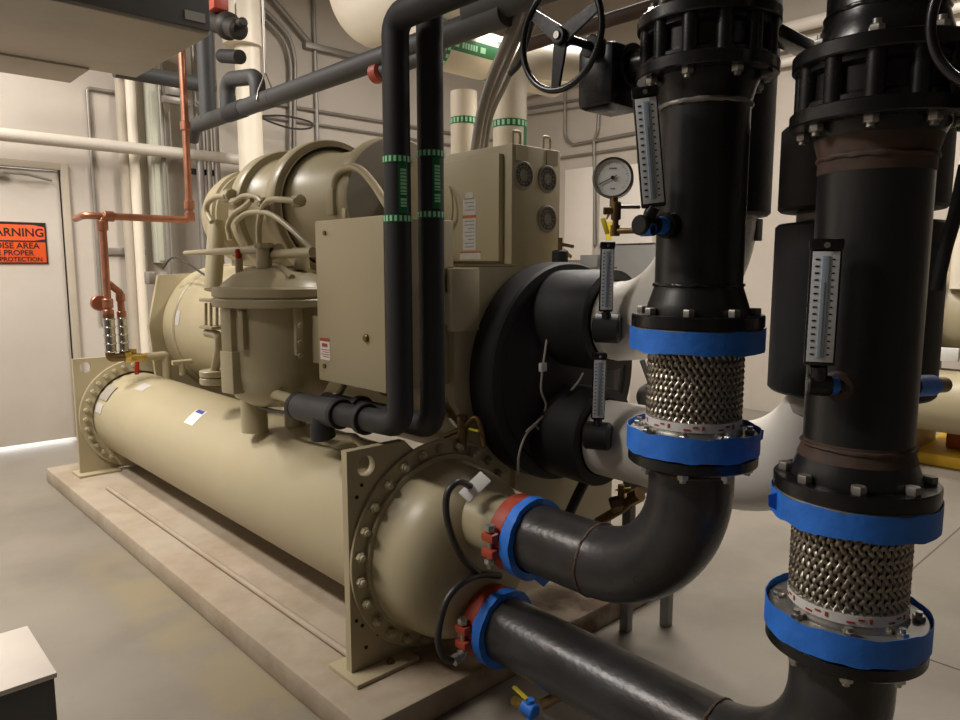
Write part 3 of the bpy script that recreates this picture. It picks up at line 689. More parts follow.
def riser(c, fz, top, label, rusty):
    t = thing('riser_pipe', label, 'pipe', (c[0], c[1], fz), CW)
    bm = nb(); lathe(bm, [(.10, 0), (.172, 0), (.172, 0)], (c[0], c[1], fz), (0, 0, 1), 8); bm.free()
    bm = nb(); lathe(bm, [(.128, .028), (.128, .04), (.122, .06), (.112, .09), (.1075, .105), (.1075, top - fz - .10), (.1085, top - fz - .09), (.118, top - fz - .055), (.127, top - fz - .035), (.128, top - fz - .02)], (c[0], c[1], fz), (0, 0, 1), 64); obj('steel_pipe', bm, 'blackp', t, angle=60)
    flange(t, c, fz, fz + .032, m='black'); bolts(t, c, .139, 8, fz + .032, .017, 1, size=.015, m='galv', stud=0)
    flange(t, c, top - .030, top, R=.168, m='black'); bolts(t, c, .142, 8, top - .030, .015, -1, m='zinc', stud=.008, phase=.3)
    bead(t, (c[0], c[1], fz + .105), (0, 0, 1), .1085, .0045, 'rust' if rusty else 'black'); bead(t, (c[0], c[1], top - .095), (0, 0, 1), .108, .006, 'rust' if rusty else 'galv')
    if rusty:
        bm = nb(); lathe(bm, [(.1083, top - fz - .125), (.1093, top - fz - .12), (.1093, top - fz - .09), (.119, top - fz - .055)], (c[0], c[1], fz), (0, 0, 1), 56); obj('rust_band', bm, 'rust', t)
        bm = nb(); lathe(bm, [(.1172, .077), (.1128, .090), (.1081, .105), (.1081, .116)], (c[0], c[1], fz), (0, 0, 1), 56); obj('rust_band', bm, 'rust', t)
    return t
T1, T2 = 1.985, 1.815
rp1 = riser(P1, FZ1 + .35, T1, 'thick black vertical pipe with tall tilted thermometer and round gauge on it', False)
rp2 = riser(P2, FZ2 + .35, T2, 'thick black vertical pipe with rusty welds nearest the camera', True)

def valve(c, z, sgn, label):
    """butterfly valve: body between two flange rows, gearbox and handwheel"""
    h = .085
    t = thing('butterfly_valve', label, 'valve', (c[0], c[1], z), 'black butterfly valves')
    bm = nb(); lathe(bm, [(.10, 0), (.150, 0), (.150, .012), (.138, .02), (.138, h - .02), (.150, h - .012), (.150, h), (.10, h), (.1, 0)], (c[0], c[1], z), (0, 0, 1), 56); obj('valve_body', bm, 'black', t)
    o = None
    for i in range(12):
        a = 2 * PI * (i + .5) / 12; p = V((c[0] + .143 * math.cos(a), c[1] + .143 * math.sin(a), z))
        if o is None: bm = nb(); cyl(bm, p, p + V((0, 0, h)), .019, seg=14); o = obj('lug', bm, 'black', t, loc=p); q = p
        else: copies(o, [p - q])
    zc = z + h / 2
    s = V((0, sgn, 0))
    b = V((c[0], c[1], zc))
    bm = nb(); cyl(bm, b + s * .13, b + s * .21, .04, seg=20); cyl(bm, b + s * .205, b + s * .222, .06, seg=24, bev=.003); obj('neck', bm, 'black', t)
    bm = nb(); obox(bm, b + s * .275 + V((-.015, 0, -.025)), (1, 0, 0), s, (0, 0, 1), .15, .12, .165, .02); cyl(bm, b + s * .275 + V((.03, 0, 0)), b + s * .35 + V((.03, 0, 0)), .05, seg=24, bev=.01); gb = obj('gearbox', bm, 'black', t)
    w0 = b + s * .275 + V((-.08, 0, .045)); w1 = b + s * .275 + V((-.225, 0, .045))
    bm = nb(); cyl(bm, w0 + V((.01, 0, 0)), w0 + V((-.03, 0, 0)), .03, seg=18, bev=.004); cyl(bm, w0, w1 + V((-.012, 0, 0)), .011, seg=14); obj('shaft', bm, 'black', t)
    bm = nb(); torus(bm, w1, (1, 0, 0), .128, .0085, 64, 12)
    if sgn < 0:
        for v in bm.verts: pass
    rm = obj('handwheel', bm, 'black', t)
    bm = nb(); cyl(bm, w1 + V((-.012, 0, 0)), w1 + V((.03, 0, 0)), .021, seg=20, bev=.003)
    for k in range(3):
        a = ra(38) + 2 * PI * k / 3; dvec = V((0, math.cos(a), math.sin(a))); sd = V((0, -math.sin(a), math.cos(a)))
        prism(bm, [w1 + dvec * .012 + sd * .021, w1 + dvec * .124 + sd * .012, w1 + dvec * .124 - sd * .012, w1 + dvec * .012 - sd * .021], (.008, 0, 0))
    obj('spokes', bm, 'black', rm)
    bm = nb(); cyl(bm, w1 + V((-.012, 0, 0)), w1 + V((-.017, 0, 0)), .009, seg=12); obj('hub_nut', bm, 'zinc', rm)
    # companion pipe above
    return t
bv1 = valve(P1, T1, 1, 'black butterfly valve with spoked handwheel in full view beside the gauge')
bv2 = valve(P2, T2, -1, 'black butterfly valve on the pipe with rusty welds, handwheel cut by the frame')
def top_pipe(c, z, label):
    t = thing('header_pipe', label, 'pipe', (c[0], c[1], z), CW)
    flange(t, c, z, z + .030, R=.168); bolts(t, c, .142, 8, z + .030, .015, 1, m='zinc', stud=.01, phase=.3)
    bm = nb(); lathe(bm, [(.128, .025), (.127, .04), (.118, .07), (.1085, .10), (.1085, 1.7), (0, 1.7)], (c[0], c[1], z), (0, 0, 1), 56); obj('steel_pipe', bm, 'black', t, angle=60)
    bead(t, (c[0], c[1], z + .10), (0, 0, 1), .1085, .005, 'black')
a = at(776, 34, y=.93); b = at(812, 52, y=.93)
bm = nb(); d_ = (b - a); obox(bm, (a + b) / 2, d_, (0, 1, 0), d_.cross(V((0, 1, 0))), d_.length + .1, .05, .035, .004); obj('stop_arm', bm, 'black', bv1)
top_pipe(P1, T1 + .085, 'black pipe rising above the valve with the full handwheel')
top_pipe(P2, T2 + .085, 'black pipe rising above the nearest valve, glossy weld ring')

# grooved couplings at the water box nozzles
for (z, y), lab in zip(NZ, ('orange-red pipe coupling with blue tape on the upper nozzle', 'orange-red pipe coupling with blue tape on the lower nozzle')):
    t = thing('pipe_coupling', lab, 'pipe coupling', (CX, y - .03, z - .13), 'grooved couplings')
    yc = y - .02
    bm = nb(); lathe(bm, [(.108, -.034), (.120, -.034), (.128, -.026), (.128, .026), (.120, .034), (.108, .034)], (CX, yc, z), (0, -1, 0), 56)
    for sx in (-1, 1):
        box(bm, (CX + sx * .115, yc - .026, z - .04), (CX + sx * .157, yc + .026, z - .012), .006); box(bm, (CX + sx * .115, yc - .026, z + .012), (CX + sx * .157, yc + .026, z + .04), .006)
    obj('housing', bm, 'couple', t)
    for sx in (-1, 1):
        bm = nb(); cyl(bm, (CX + sx * .141, yc, z - .075), (CX + sx * .141, yc, z + .06), .009, seg=12); hexbolt(bm, (CX + sx * .141, yc, z + .045), (0, 0, 1), .018, .02); hexbolt(bm, (CX + sx * .141, yc, z - .045), (0, 0, -1), .018, .018); obj('clamp_bolt', bm, 'zinc', t)
    bm = nb(); band(bm, (CX, yc - .036, z), (0, -1, 0), .133, -.004, .034, .006, thick=.024); obj('blue_tape', bm, 'blue', t, angle=70)
    if z > .5:
        bm = nb(); prism(bm, [(CX - .01, yc - .05, z - .125), (CX + .09, yc - .055, z - .095), (CX + .11, yc - .055, z - .15), (CX + .05, yc - .055, z - .18)], (0, -.003, 0)); obj('tape_end', bm, 'blue', t)
# flow switch cables looping at the nozzles
ca = lambda u, v, y=1.69: at(u, v, y=y)
bm = nb(); tube(bm, spline([ca(470, 486, 1.71), ca(458, 482), ca(448, 492), ca(446, 510), ca(450, 530), ca(457, 548), ca(466, 562, 1.70), ca(478, 572, 1.72)]), .0115, 12)
solo('flexible_conduit', bm, 'cable', 'dark flexible cable looping down past the upper nozzle', 'cable', group='dark cable loops at the nozzles')
bm = nb(); tube(bm, spline([ca(500, 576, 1.73), ca(480, 575, 1.72), ca(462, 583), ca(448, 598), ca(441, 618), ca(438, 640), ca(443, 656), ca(452, 661)]), .0115, 12)
o = solo('flexible_conduit', bm, 'cable', 'dark flexible cable looping round the lower nozzle to a bright fitting', 'cable', group='dark cable loops at the nozzles')
g_ = ca(455, 660); h_ = ca(463, 654)
bm = nb(); cyl(bm, g_, h_, .016, seg=12, bev=.003); cyl(bm, g_ + (g_ - h_) * .2, g_ + (h_ - g_) * .3, .019, seg=6); obj('cable_gland', bm, 'zinc', o, label='shiny fitting')
# small bypass valve set beneath the lower pipe
p = at(540, 702, x=1.625)
dv = thing('drain_valve', 'small blue-bodied drain valve with yellow lever under the lower pipe', 'valve', p - V((0, 0, .03)))
bm = nb(); tube(bm, [at(562, 690, x=1.625) + V((0, 0, .06)), at(562, 694, x=1.625), at(544, 704, x=1.625)], .017, 14, .02); obj('nipple', bm, 'bronze', dv)
q = at(530, 709, x=1.625)
bm = nb(); cyl(bm, q + V((0, -.025, 0)), q + V((0, .028, 0)), .024, seg=18, bev=.004); cyl(bm, q + V((0, 0, -.03)), q + V((0, 0, .035)), .014, seg=12); obj('valve_body', bm, 'blue', dv)
bm = nb(); obox(bm, q + V((-.01, .035, .045)), (0, .9, .25), (1, 0, 0), (0, -.25, .9), .065, .016, .007, .003); obj('lever', bm, 'yellow', dv)
bm = nb(); cyl(bm, q + V((0, .03, 0)), q + V((0, .075, -.005)), .016, seg=8); obj('outlet', bm, 'brass', dv)

# ------------------------------------------------------------------ instruments
def thermometer(base, up, face, h, w, wells, label, markm='ink', tape=None, stemr=.016):
    """base: bottom centre of the scale case"""
    up = V(up).normalized(); face = V(face); face = (face - up * face.dot(up)).normalized(); sx = up.cross(face).normalized(); base = V(base)
    t = thing('thermometer', label, 'thermometer', base, 'industrial thermometers')
    c = base + up * h / 2
    bm = nb(); obox(bm, c - face * .012, sx, face, up, w, .026, h, .004); obox(bm, base + up * (h + .006) - face * .012, sx, face, up, w * 1.08, .032, .022, .004); obj('case', bm, 'black', t)
    bm = nb(); obox(bm, c + face * .0008, sx, face, up, w * .86, .003, h * .93, .0004); obj('scale_plate', bm, 'scale', t)
    bm = nb(); obox(bm, c + face * .003, sx, face, up, w * .24, .004, h * .86, .0015); obj('glass_tube', bm, 'glass', t)
    bm = nb(); obox(bm, c + face * .0055 - up * h * .10, sx, face, up, w * .03, .001, h * .62); obj('red_column', bm, 'greypanel', t)
    bm = nb()
    for k in range(15):
        z = -h * .40 + h * .80 * k / 14
        obox(bm, c + face * .0026 + sx * w * -.265 + up * z, sx, face, up, w * .13, .0008, h * .014)
        obox(bm, c + face * .0026 + sx * w * .245 + up * z, sx, face, up, w * .09, .0008, h * .012)
        for j in range(1, 4): obox(bm, c + face * .0026 + sx * w * .17 + up * (z + h * .8 / 14 * j / 4), sx, face, up, w * .04, .0008, h * .003)
    obj('scale_marks', bm, markm, t)
    bm = nb(); cyl(bm, base + up * (h + .004) + face * .005, base + up * (h + .004) + face * .009, w * .10, seg=12); obj('top_screw', bm, 'zinc', t)
    bm = nb(); tube(bm, [base - face * .012] + [V(p) for p in wells], stemr, 14, .018); obj('stem', bm, 'black', t)
    if tape:
        a, b, r = V(tape[0]), V(tape[1]), tape[2]
        bm = nb(); band(bm, a, b - a, r, 0, (b - a).length, .002, 20); obj('blue_tape', bm, 'blue', t)
    return t
# on the riser behind the round gauge (tilted)
W1 = V((1.555, .985, 1.602)); k1 = V((1.470, 1.0, 1.60))
b1 = at(654, 207, x=1.47); t1 = at(645, 94, x=1.47 - .02)
th1 = thermometer(b1, t1 - b1, (-.80, -.60, 0), (t1 - b1).length, .056, [k1 + V((0, 0, .01)), W1 + V((.01, 0, 0))], 'tall black-framed thermometer tilted beside the round gauge', tape=(V((1.50, .992, 1.601)), V((1.535, .988, 1.6015)), .021))
bm = nb(); cyl(bm, k1 + V((-.03, 0, 0)), k1 + V((.03, -.002, 0)), .024, seg=18, bev=.004); obj('knuckle', bm, 'black', th1)
bm = nb(); cyl(bm, W1 + V((-.03, 0, 0)), W1 + V((.02, 0, 0)), .03, .036, seg=20); obj('boss', bm, 'black', th1)
# gauge on its own brass limb
gt = thing('pressure_gauge', 'round white-faced pressure gauge on a brass limb beside the handwheel', 'gauge', (1.45, 1.08, 1.58))
g0 = at(650, 230, x=1.462); g1 = at(615, 231, x=1.45); g2 = at(614, 196, x=1.45); gc = at(613, 178, x=1.45)
bm = nb(); tube(bm, [V((1.475, .99, g0.z)), g0, g1, at(616, 212, x=1.45), g2 - V((0, 0, .005))], .0075, 12, .012); obj('limb', bm, 'bronze', gt)
bm = nb(); p = at(616, 211, x=1.45); cyl(bm, p + V((0, 0, -.022)), p + V((0, 0, .022)), .012, seg=12, bev=.003); cyl(bm, p + V((0, 0, 0)), p + V((-.022, .02, 0)), .009, seg=10); cyl(bm, g1 + V((0, 0, -.012)), g1 + V((0, 0, .014)), .0115, seg=12); cyl(bm, g2 - V((0, 0, .025)), g2, .011, seg=6); obj('stop_cock', bm, 'bronze', gt)
p = at(605, 226, x=1.44); bm = nb(); obox(bm, p, (0, .4, 1), (-.7, -.6, 0), (.6, -.7, .3), .042, .004, .012, .001); tube(bm, [at(606, 219, x=1.44), at(611, 211, x=1.445)], .003, 6); obj('lever', bm, 'yellow', gt)
bm = nb(); tube(bm, [at(618, 207, x=1.46), at(640, 207, x=1.50)], .0045, 8); obj('side_rod', bm, 'emt', gt)
bm = nb(); band(bm, g0 + V((0, .012, 0)), (0, -1, 0), .0145, -.012, .022, .0015, 20); obj('blue_tape', bm, 'blue', gt)
fx = V((-.86, -.50, .03)).normalized()
bm = nb(); cyl(bm, gc - fx * .034, gc + fx * .004, .047, seg=40, bev=.006); obj('case', bm, 'black', gt)
bm = nb(); lathe(bm, [(.0425, .0), (.0485, -.002), (.0495, .004), (.0485, .009), (.0435, .010), (.0425, .006)], gc, fx, 48); obj('bezel', bm, 'chrome', gt)
bm = nb(); cyl(bm, gc + fx * .003, gc + fx * .0055, .0432, seg=40); obj('dial', bm, 'dial', gt)
gx = V((0, 0, 1)).cross(fx).normalized(); gz = fx.cross(gx)
bm = nb()
for k in range(28):
    a = ra(-135 + 270 * k / 27); d_ = gx * math.sin(a) + gz * math.cos(a); l = .006 if k % 3 == 0 else .003
    obox(bm, gc + fx * .0058 + d_ * (.038 - l / 2), d_, fx, d_.cross(fx), l, .0006, .0008)
obox(bm, gc + fx * .0058 + gz * .022, gx, fx, gz, .018, .0006, .003); obox(bm, gc + fx * .0058 - gz * .026, gx, fx, gz, .012, .0006, .0025)
obj('dial_marks', bm, 'greypanel', gt)
nd = (-gx * .9 - gz * .42).normalized()
bm = nb(); obox(bm, gc + fx * .0075 + nd * .012, nd, fx, nd.cross(fx), .046, .001, .0022); cyl(bm, gc + fx * .006, gc + fx * .009, .0045, seg=14); obj('needle', bm, 'ink', gt)
# on the near riser
W2 = V((1.5175, .560, 1.262)); k2 = at(819, 385, x=1.475)
b2 = at(819, 366, x=1.45); t2 = at(827, 246, x=1.45)
th2 = thermometer(b2, t2 - b2, (-.88, -.42, .05), (t2 - b2).length * .99, .056, [k2, W2], 'white-scaled thermometer fixed upright on the nearest black pipe', tape=(k2 + (W2 - k2) * .35, k2 + (W2 - k2) * .8, .0178))
bm = nb(); cyl(bm, k2 + V((-.012, .02, 0)), k2 + V((.012, -.02, 0)), .022, seg=18, bev=.004); obj('knuckle', bm, 'black', th2)
bm = nb(); cyl(bm, W2 + V((.025, .004, 0)), W2 + V((-.006, -.002, 0)), .038, .03, seg=24, bev=.004); obj('boss', bm, 'rust', th2, label='rusty round boss')
# blue-taped nipple on the far flank of the near riser
q = at(918, 383, y=.50)
bm = nb(); cyl(bm, V((1.70, .51, q.z)), V((1.745, .50, q.z)), .03, seg=18, bev=.004); 
sn = solo('pipe_nipple', bm, 'rust', 'rusty stub with blue-taped end poking from the nearest pipe', 'pipe fitting')
bm = nb(); tube(bm, [V((1.74, .50, q.z)), V((1.90, .47, q.z - .01))], .018, 14); obj('nipple', bm, 'bronze', sn)
bm = nb(); band(bm, V((1.745, .499, q.z)), V((.16, -.03, -.01)), .024, .01, .10, .004, 24); obj('blue_tape', bm, 'blue', sn)
# thermometers on the insulated nozzles
for (u, v0, v1, kx, ky), lab in zip(((606, 313, 248, 610, 329), (598, 421, 359, 600, 437)), ('slim thermometer standing on the upper black nozzle', 'slim thermometer standing on the lower black nozzle')):
    Yn = 1.50 if v0 < 350 else 1.535
    kp = at(kx, ky, y=Yn); b_ = at(u, v0, y=Yn); t_ = at(u + 2, v1, y=Yn)
    th = thermometer(b_ + V((0, 0, .004)), t_ - b_, (-.72, -.69, 0), (t_ - b_).length, .046, [kp], lab)
    bm = nb(); cyl(bm, kp + V((-.012, .06, 0)), kp + V((.030, -.025, 0)), .050, seg=28, bev=.008); obj('insulated_well', bm, 'foam', th)

# ------------------------------------------------------------------ chilled water pipes, white elbows and black sleeves
def chw(z, y1, yv, z_w, label, parts):
    t = thing('insulated_pipe', label, 'pipe', (2.2, yv, z - .19), 'white jacketed chilled water pipes')
    bm = nb(); tube(bm, [(2.2, y1, z), (2.2, yv, z), (2.2, yv, z_w)], .145, 56, .36, 20); obj('white_jacket', bm, 'white', t, angle=60)
    bm = nb(); torus(bm, (2.2, yv + .345, z), (0, 1, 0), .1455, .002, 56, 6); obj('jacket_seam', bm, 'cream', t)
    bm = nb(); torus(bm, (2.2, yv, z + .345), (0, 0, 1), .1455, .002, 56, 6); obj('jacket_seam', bm, 'cream', t)
    for r, a, b, m, nm in parts:
        bm = nb(); lathe(bm, [(r * .6, a), (r - .008, a), (r, a + .008), (r, b - .008), (r - .008, b), (r * .6, b)], (2.2, yv, 0), (0, 0, 1), 56); obj(nm, bm, m, t)
chw(1.305, 1.62, 1.245, 1.9, 'white-jacketed elbow on the upper black nozzle behind the middle pipe', [(.182, 1.665, 2.13, 'foam', 'black_sleeve'), (.186, 2.13, 3.6, 'foam', 'black_sleeve')])
chw(.855, 1.65, .785, 1.4, 'white-jacketed elbow on the lower black nozzle with black sleeve behind nearest pipe', [(.220, 1.142, 1.625, 'foam', 'black_sleeve'), (.163, 1.075, 1.142, 'duct', 'sleeve_end'), (.165, 1.625, 1.66, 'grey_tan', 'bare_band'), (.216, 1.66, 1.895, 'foam', 'black_sleeve'), (.1, 1.88, 3.6, 'foam', 'upper_sleeve')])
p = at(754, 230, x=2.25)
bm = nb(); box(bm, p - V((.02, .02, .035)), p + V((.02, .02, .035)), .003); solo('actuator_stub', bm, 'duct_dark', 'small dark block behind the middle black pipe at sleeve height', 'fitting')
# strut stand under the white elbows
st = thing('pipe_stand', 'steel strut stand on the floor under the white elbows', 'stand', (2.42, 1.63, 0))
for x, y in ((2.385, 1.665), (2.545, 1.575)):
    bm = nb(); box(bm, (x - .02, y - .02, 0), (x + .02, y + .02, .66), .003); obj('leg', bm, 'greypanel', st)
bm = nb(); box(bm, (2.37, 1.60, .60), (2.57, 1.64, .642), .003); obj('crossbar', bm, 'greypanel', st)
# black hose and brass drain behind the pipes
bm = nb(); tube(bm, spline([at(585, 481, x=2.3), at(578, 495, x=2.3), at(570, 512, x=2.3), at(560, 535, x=2.3)]), .022, 14)
solo('rubber_hose', bm, 'foam', 'short black hose hanging under the lower black nozzle', 'hose')
bm = nb(); tube(bm, [at(598, 522, x=2.3), at(622, 508, x=2.3), at(634, 497, x=2.3)], .02, 12)
p = at(621, 503, x=2.3); cyl(bm, p + V((-.03, .03, -.012)), p + V((.03, -.03, .012)), .034, seg=8, bev=.006); cyl(bm, p, p + V((0, 0, .075)), .014, seg=10); cyl(bm, at(632, 498, x=2.3), at(640, 494, x=2.3), .03, seg=8)
o = solo('brass_drain_valve', bm, 'bronze', 'brass drain valve with yellow lever half hidden behind the dark elbow', 'valve')
p = at(623, 489, x=2.3); bm = nb(); obox(bm, p, (0, 1, -.35), (1, 0, 0), (0, .35, 1), .07, .014, .006, .002); obj('lever', bm, 'yellow', o)
# strainer-like round cap peeking beside the braid
p = at(651, 397, x=2.6); bm = nb(); bmesh.ops.create_uvsphere(bm, u_segments=24, v_segments=14, radius=.062, matrix=Matrix.Translation(p)); tube(bm, [p + V((0, 0, .05)), p + V((-.03, .03, .16))], .012, 8)
solo('round_float', bm, 'greypanel', 'grey round fitting peeking out beside the braided connector', 'fitting')

# ------------------------------------------------------------------ twin black insulated pipes with green bands
def greenbands(t, c, zs, lab_z0, lab_z1, r, ph):
    for z in zs:
        bm = nb(); band(bm, (c[0], c[1], z), (0, 0, 1), r + .0015, -.011, .011, 0, 40, .001); obj('green_band', bm, 'green', t)
        bm = nb()
        for k in range(18): patch(bm, (c[0], c[1], z), (0, 0, 1), r + .0016, (1, 0, 0), 2 * PI * k / 18, 2 * PI * (k + .52) / 18, -.0085, .0085, 2)
        obj('band_arrows', bm, 'mint', t)
    bm = nb(); patch(bm, (c[0], c[1], 0), (0, 0, 1), r + .0004, (1, 0, 0), ph, ph + .75, lab_z0, lab_z1, 6); obj('green_label', bm, 'green', t)
    bm = nb(); random.seed(3); z = lab_z0 + .02
    while z < lab_z1 - .02:
        h = random.uniform(.005, .009); patch(bm, (c[0], c[1], 0), (0, 0, 1), r + .0017, (1, 0, 0), ph + .15, ph + .6, z, z + h, 3); z += h + .003 + (.008 if random.random() < .15 else 0)
    obj('label_print', bm, 'mint', t)
AR = .043
pA = thing('insulated_pipe', 'black insulated pipe with green bands standing left of its twin by the control box', 'pipe', (1.40, 1.885, .94), 'black insulated pipes')
bm = nb(); tube(bm, [(1.40, 2.52, .955), (1.40, 1.885, .985), (1.40, 1.885, 2.265), (1.40, .9, 2.265)], AR, 32, .055, 5); obj('foam_sleeve', bm, 'foam', pA, angle=25)
greenbands(pA, (1.40, 1.885), (1.837, 1.655), 1.67, 1.825, AR, ra(238))
bm = nb(); cyl(bm, (1.40, 2.56, .953), (1.40, 2.26, .968), .054, seg=32, bev=.004); obj('thick_sleeve', bm, 'foam_grey', pA)
for y, z in ((2.56, .953), (2.255, .968), (2.09, .975)):
    bm = nb(); cyl(bm, (1.40, y - .012, z), (1.40, y + .016, z), .057, seg=32, bev=.003); obj('collar', bm, 'foam', pA)
bm = nb(); tube(bm, [(1.40, 2.36, .96), (1.385, 2.36, .89), (1.39, 2.36, .862)], .047, 28); obj('tee_branch', bm, 'foam', pA)
pB = thing('insulated_pipe', 'black insulated pipe with green bands standing nearer the drive cabinet', 'pipe', (1.52, 1.865, .93), 'black insulated pipes')
bm = nb(); tube(bm, [(1.52, 2.55, .955), (1.52, 1.865, .965), (1.52, 1.865, 3.2)], AR, 32, .055, 5); obj('foam_sleeve', bm, 'foam', pB, angle=25)
greenbands(pB, (1.52, 1.865), (1.865, 1.672), 1.69, 1.85, AR, ra(238))
for y in (2.30, 2.09):
    bm = nb(); cyl(bm, (1.52, y - .012, .96), (1.52, y + .016, .96), .055, seg=28, bev=.003); obj('collar', bm, 'foam', pB)
# clutter of brass sensors on the tan vessel behind the twin pipes
bm = nb(); p = at(462, 428, x=1.75)
tube(bm, spline([p + V((0, .1, -.05)), p, p + V((.03, -.05, .04)), p + V((.02, -.1, -.06))]), .01, 10); cyl(bm, p + V((0, 0, -.08)), p + V((0, 0, .03)), .018, seg=12); hexbolt(bm, p + V((0, 0, .03)), (0, 0, 1), .02, .02)
o = solo('sensor_valve', bm, 'bronze', 'small tarnished brass sensor valve behind the twin black pipes', 'valve')
bm = nb(); q = at(474, 430, x=1.75); obox(bm, q, (0, 1, 0), (1, 0, 0), (0, 0, 1), .05, .01, .008, .002); obj('lever', bm, 'yellow', o)

# ------------------------------------------------------------------ overhead pipes
LX, LZ, LR = 2.2, 2.537, .054
lp = thing('overhead_pipe', 'long dark insulated pipe running overhead toward the back wall', 'pipe', (LX, 3, LZ - LR), 'overhead dark pipes')
bm = nb(); tube(bm, [(LX, 2.2, LZ), (LX, 5.45, LZ), (LX, 5.52, LZ - .09)], LR, 32, .05, 5); obj('foam_sleeve', bm, 'foam_grey', lp, angle=30)
bm = nb(); cyl(bm, (LX, -.5, LZ + .05), (LX, 2.42, LZ + .05), LR + .012, seg=32, bev=.004); obj('thick_sleeve', bm, 'foam_grey', lp)
bm = nb(); cyl(bm, (LX, 4.62, LZ + .0), (LX, 4.86, LZ), LR + .004, seg=32, bev=.004); obj('tee_sleeve', bm, 'foam', lp)
# bypass loop and risers near its far end
y0 = at(228, 110, x=LX).y; y1 = at(258, 98, x=LX).y
bm = nb(); tube(bm, [(LX, y0, LZ), (LX, y0, at(226, 80, x=LX).z), (LX, y1, at(258, 76, x=LX).z), (LX, y1, LZ)], .05, 24, .08, 8); solo('bypass_pipe', bm, 'foam_grey', 'short looped dark pipe standing on the long overhead pipe', 'pipe', group='overhead dark pipes')
ya = at(211, 115, x=LX + .02).y
bm = nb(); tube(bm, [(LX, ya, LZ), (LX, ya, 3.9)], .057, 24); tube(bm, [(LX, ya, at(212, 95, x=LX).z - .09), (LX - .02, ya + .12, at(212, 95, x=LX).z - .02)], .02, 10)
o = solo('riser_sleeve', bm, 'foam_grey', 'dark insulated pipe rising vertically from far end of the overhead pipe', 'pipe', group='overhead dark pipes')
p = at(225, 25, x=LX); q = at(238, 55, x=LX)
bm = nb(); bmesh.ops.create_uvsphere(bm, u_segments=16, v_segments=10, radius=.085, matrix=Matrix.Translation(at(228, 26, x=LX - .1))); cyl(bm, at(213, 22, x=LX - .1), at(240, 30, x=LX - .1), .062, seg=16, bev=.02); cyl(bm, at(222, 30, x=LX - .1), at(244, 22, x=LX - .1), .03, seg=12, bev=.01)
o = solo('isolation_valve', bm, 'ink', 'dark bulky valve with red tag high beside the grey overhead box', 'valve')
p = at(218, 4, x=LX - .12); bm = nb(); box(bm, p - V((.05, .05, .045)), p + V((.05, .05, .06)), .01); obj('red_tag', bm, 'couple', o)
bm = nb(); tube(bm, [at(222, 56, x=LX), at(240, 57, x=LX)], lambda t: .045, 20); solo('capped_branch', bm, 'foam', 'stubby black insulated branch pointing sideways high near back wall', 'pipe')
# hanger
yh = at(266, 92, x=LX).y
hg = thing('pipe_hanger', 'thin white hanger rod with clevis holding the long overhead pipe', 'hanger', (LX, yh, LZ - .06))
bm = nb(); tube(bm, [(LX, yh, LZ + .16), (LX, yh, 4.9)], .007, 8); obj('rod', bm, 'offwhite', hg)
bm = nb(); tube(bm, [(LX - .062, yh, LZ - .01), (LX - .05, yh, LZ + .05), (LX, yh, LZ + .165), (LX + .05, yh, LZ + .05), (LX + .062, yh, LZ - .01)], .006, 8); obj('clevis', bm, 'galv', hg)
bm = nb(); cyl(bm, (LX, yh - .10, LZ), (LX, yh + .10, LZ), LR + .0015, seg=28); obj('saddle', bm, 'foam_grey', hg)
bm = nb(); tube(bm, [at(237, 38, x=LX), at(235, 0, x=LX) + V((0, 0, 1.2))], .007, 8); solo('hanger_rod', bm, 'offwhite', 'thin white rod hanging beside the dark valve up high', 'hanger')
bm = nb(); tube(bm, [at(222, 78, x=LX + .05), at(221, 58, x=LX + .05)], .006, 8); bm.free()
# brown bare pipe under it, and smaller dark one with an orange end
b_ = at(570, 32, x=2.3)
bm = nb(); tube(bm, [(2.3, b_.y - 2.2, b_.z), (2.3, at(524, 48, x=2.3).y, b_.z)], .026, 24); solo('overhead_pipe', bm, 'rust', 'bare brown steel pipe running overhead behind the handwheel', 'pipe', group='overhead dark pipes')
b_ = at(416, 60, x=2.2)
sp = thing('overhead_pipe', 'thin dark overhead pipe ending in an orange cap behind the twin pipes', 'pipe', (2.2, b_.y, b_.z - .03), 'overhead dark pipes')
ye = at(380, 78, x=2.2).y
bm = nb(); tube(bm, [(2.2, b_.y - .18, b_.z), (2.2, ye, b_.z)], .034, 20); obj('foam_sleeve', bm, 'foam_grey', sp)
bm = nb(); cyl(bm, (2.2, ye - .03, b_.z), (2.2, ye + .05, b_.z), .05, seg=24, bev=.012); obj('end_cap', bm, 'couple', sp, label='orange-red cap')
# big cream pipe bend at the top of the picture
bm = nb(); tube(bm, [(2.85, 4.25, 4.85), (2.85, 4.25, 3.12), (2.85, 2.75, 3.02)], .205, 40, .34, 14, True)
solo('insulated_pipe', bm, 'cream', 'fat cream insulated pipe bend overhead above the twin black pipes', 'pipe', group='cream insulated pipes')
# cream verticals behind the drive cabinet with labels
cpA = thing('insulated_pipe', 'cream vertical pipe with green label band just behind the right twin pipe', 'pipe', (3.0, 3.36, 0), 'cream insulated pipes')
cpA['label'] = 'cream vertical pipe behind the drive cabinet turning under a green-labelled horizontal run'
bm = nb(); tube(bm, [(3.0, 3.36, 0), (3.0, 3.36, 2.55)], .08, 36); obj('jacket', bm, 'cream', cpA)
def tape_green(t, o, ax, r, w=.02):
    bm = nb(); band(bm, o, ax, r + .0015, -w, w, 0, 40, .001); obj('green_band', bm, 'green', t)
    bm = nb()
    for k in range(20): patch(bm, o, ax, r + .0017, frame(ax)[0], 2 * PI * k / 20, 2 * PI * (k + .5) / 20, -w * .7, w * .7, 2)
    obj('band_arrows', bm, 'mint', t)
z_ = at(460, 121, y=3.36).z
tape_green(cpA, (3.0, 3.36, z_), (0, 0, 1), .08)
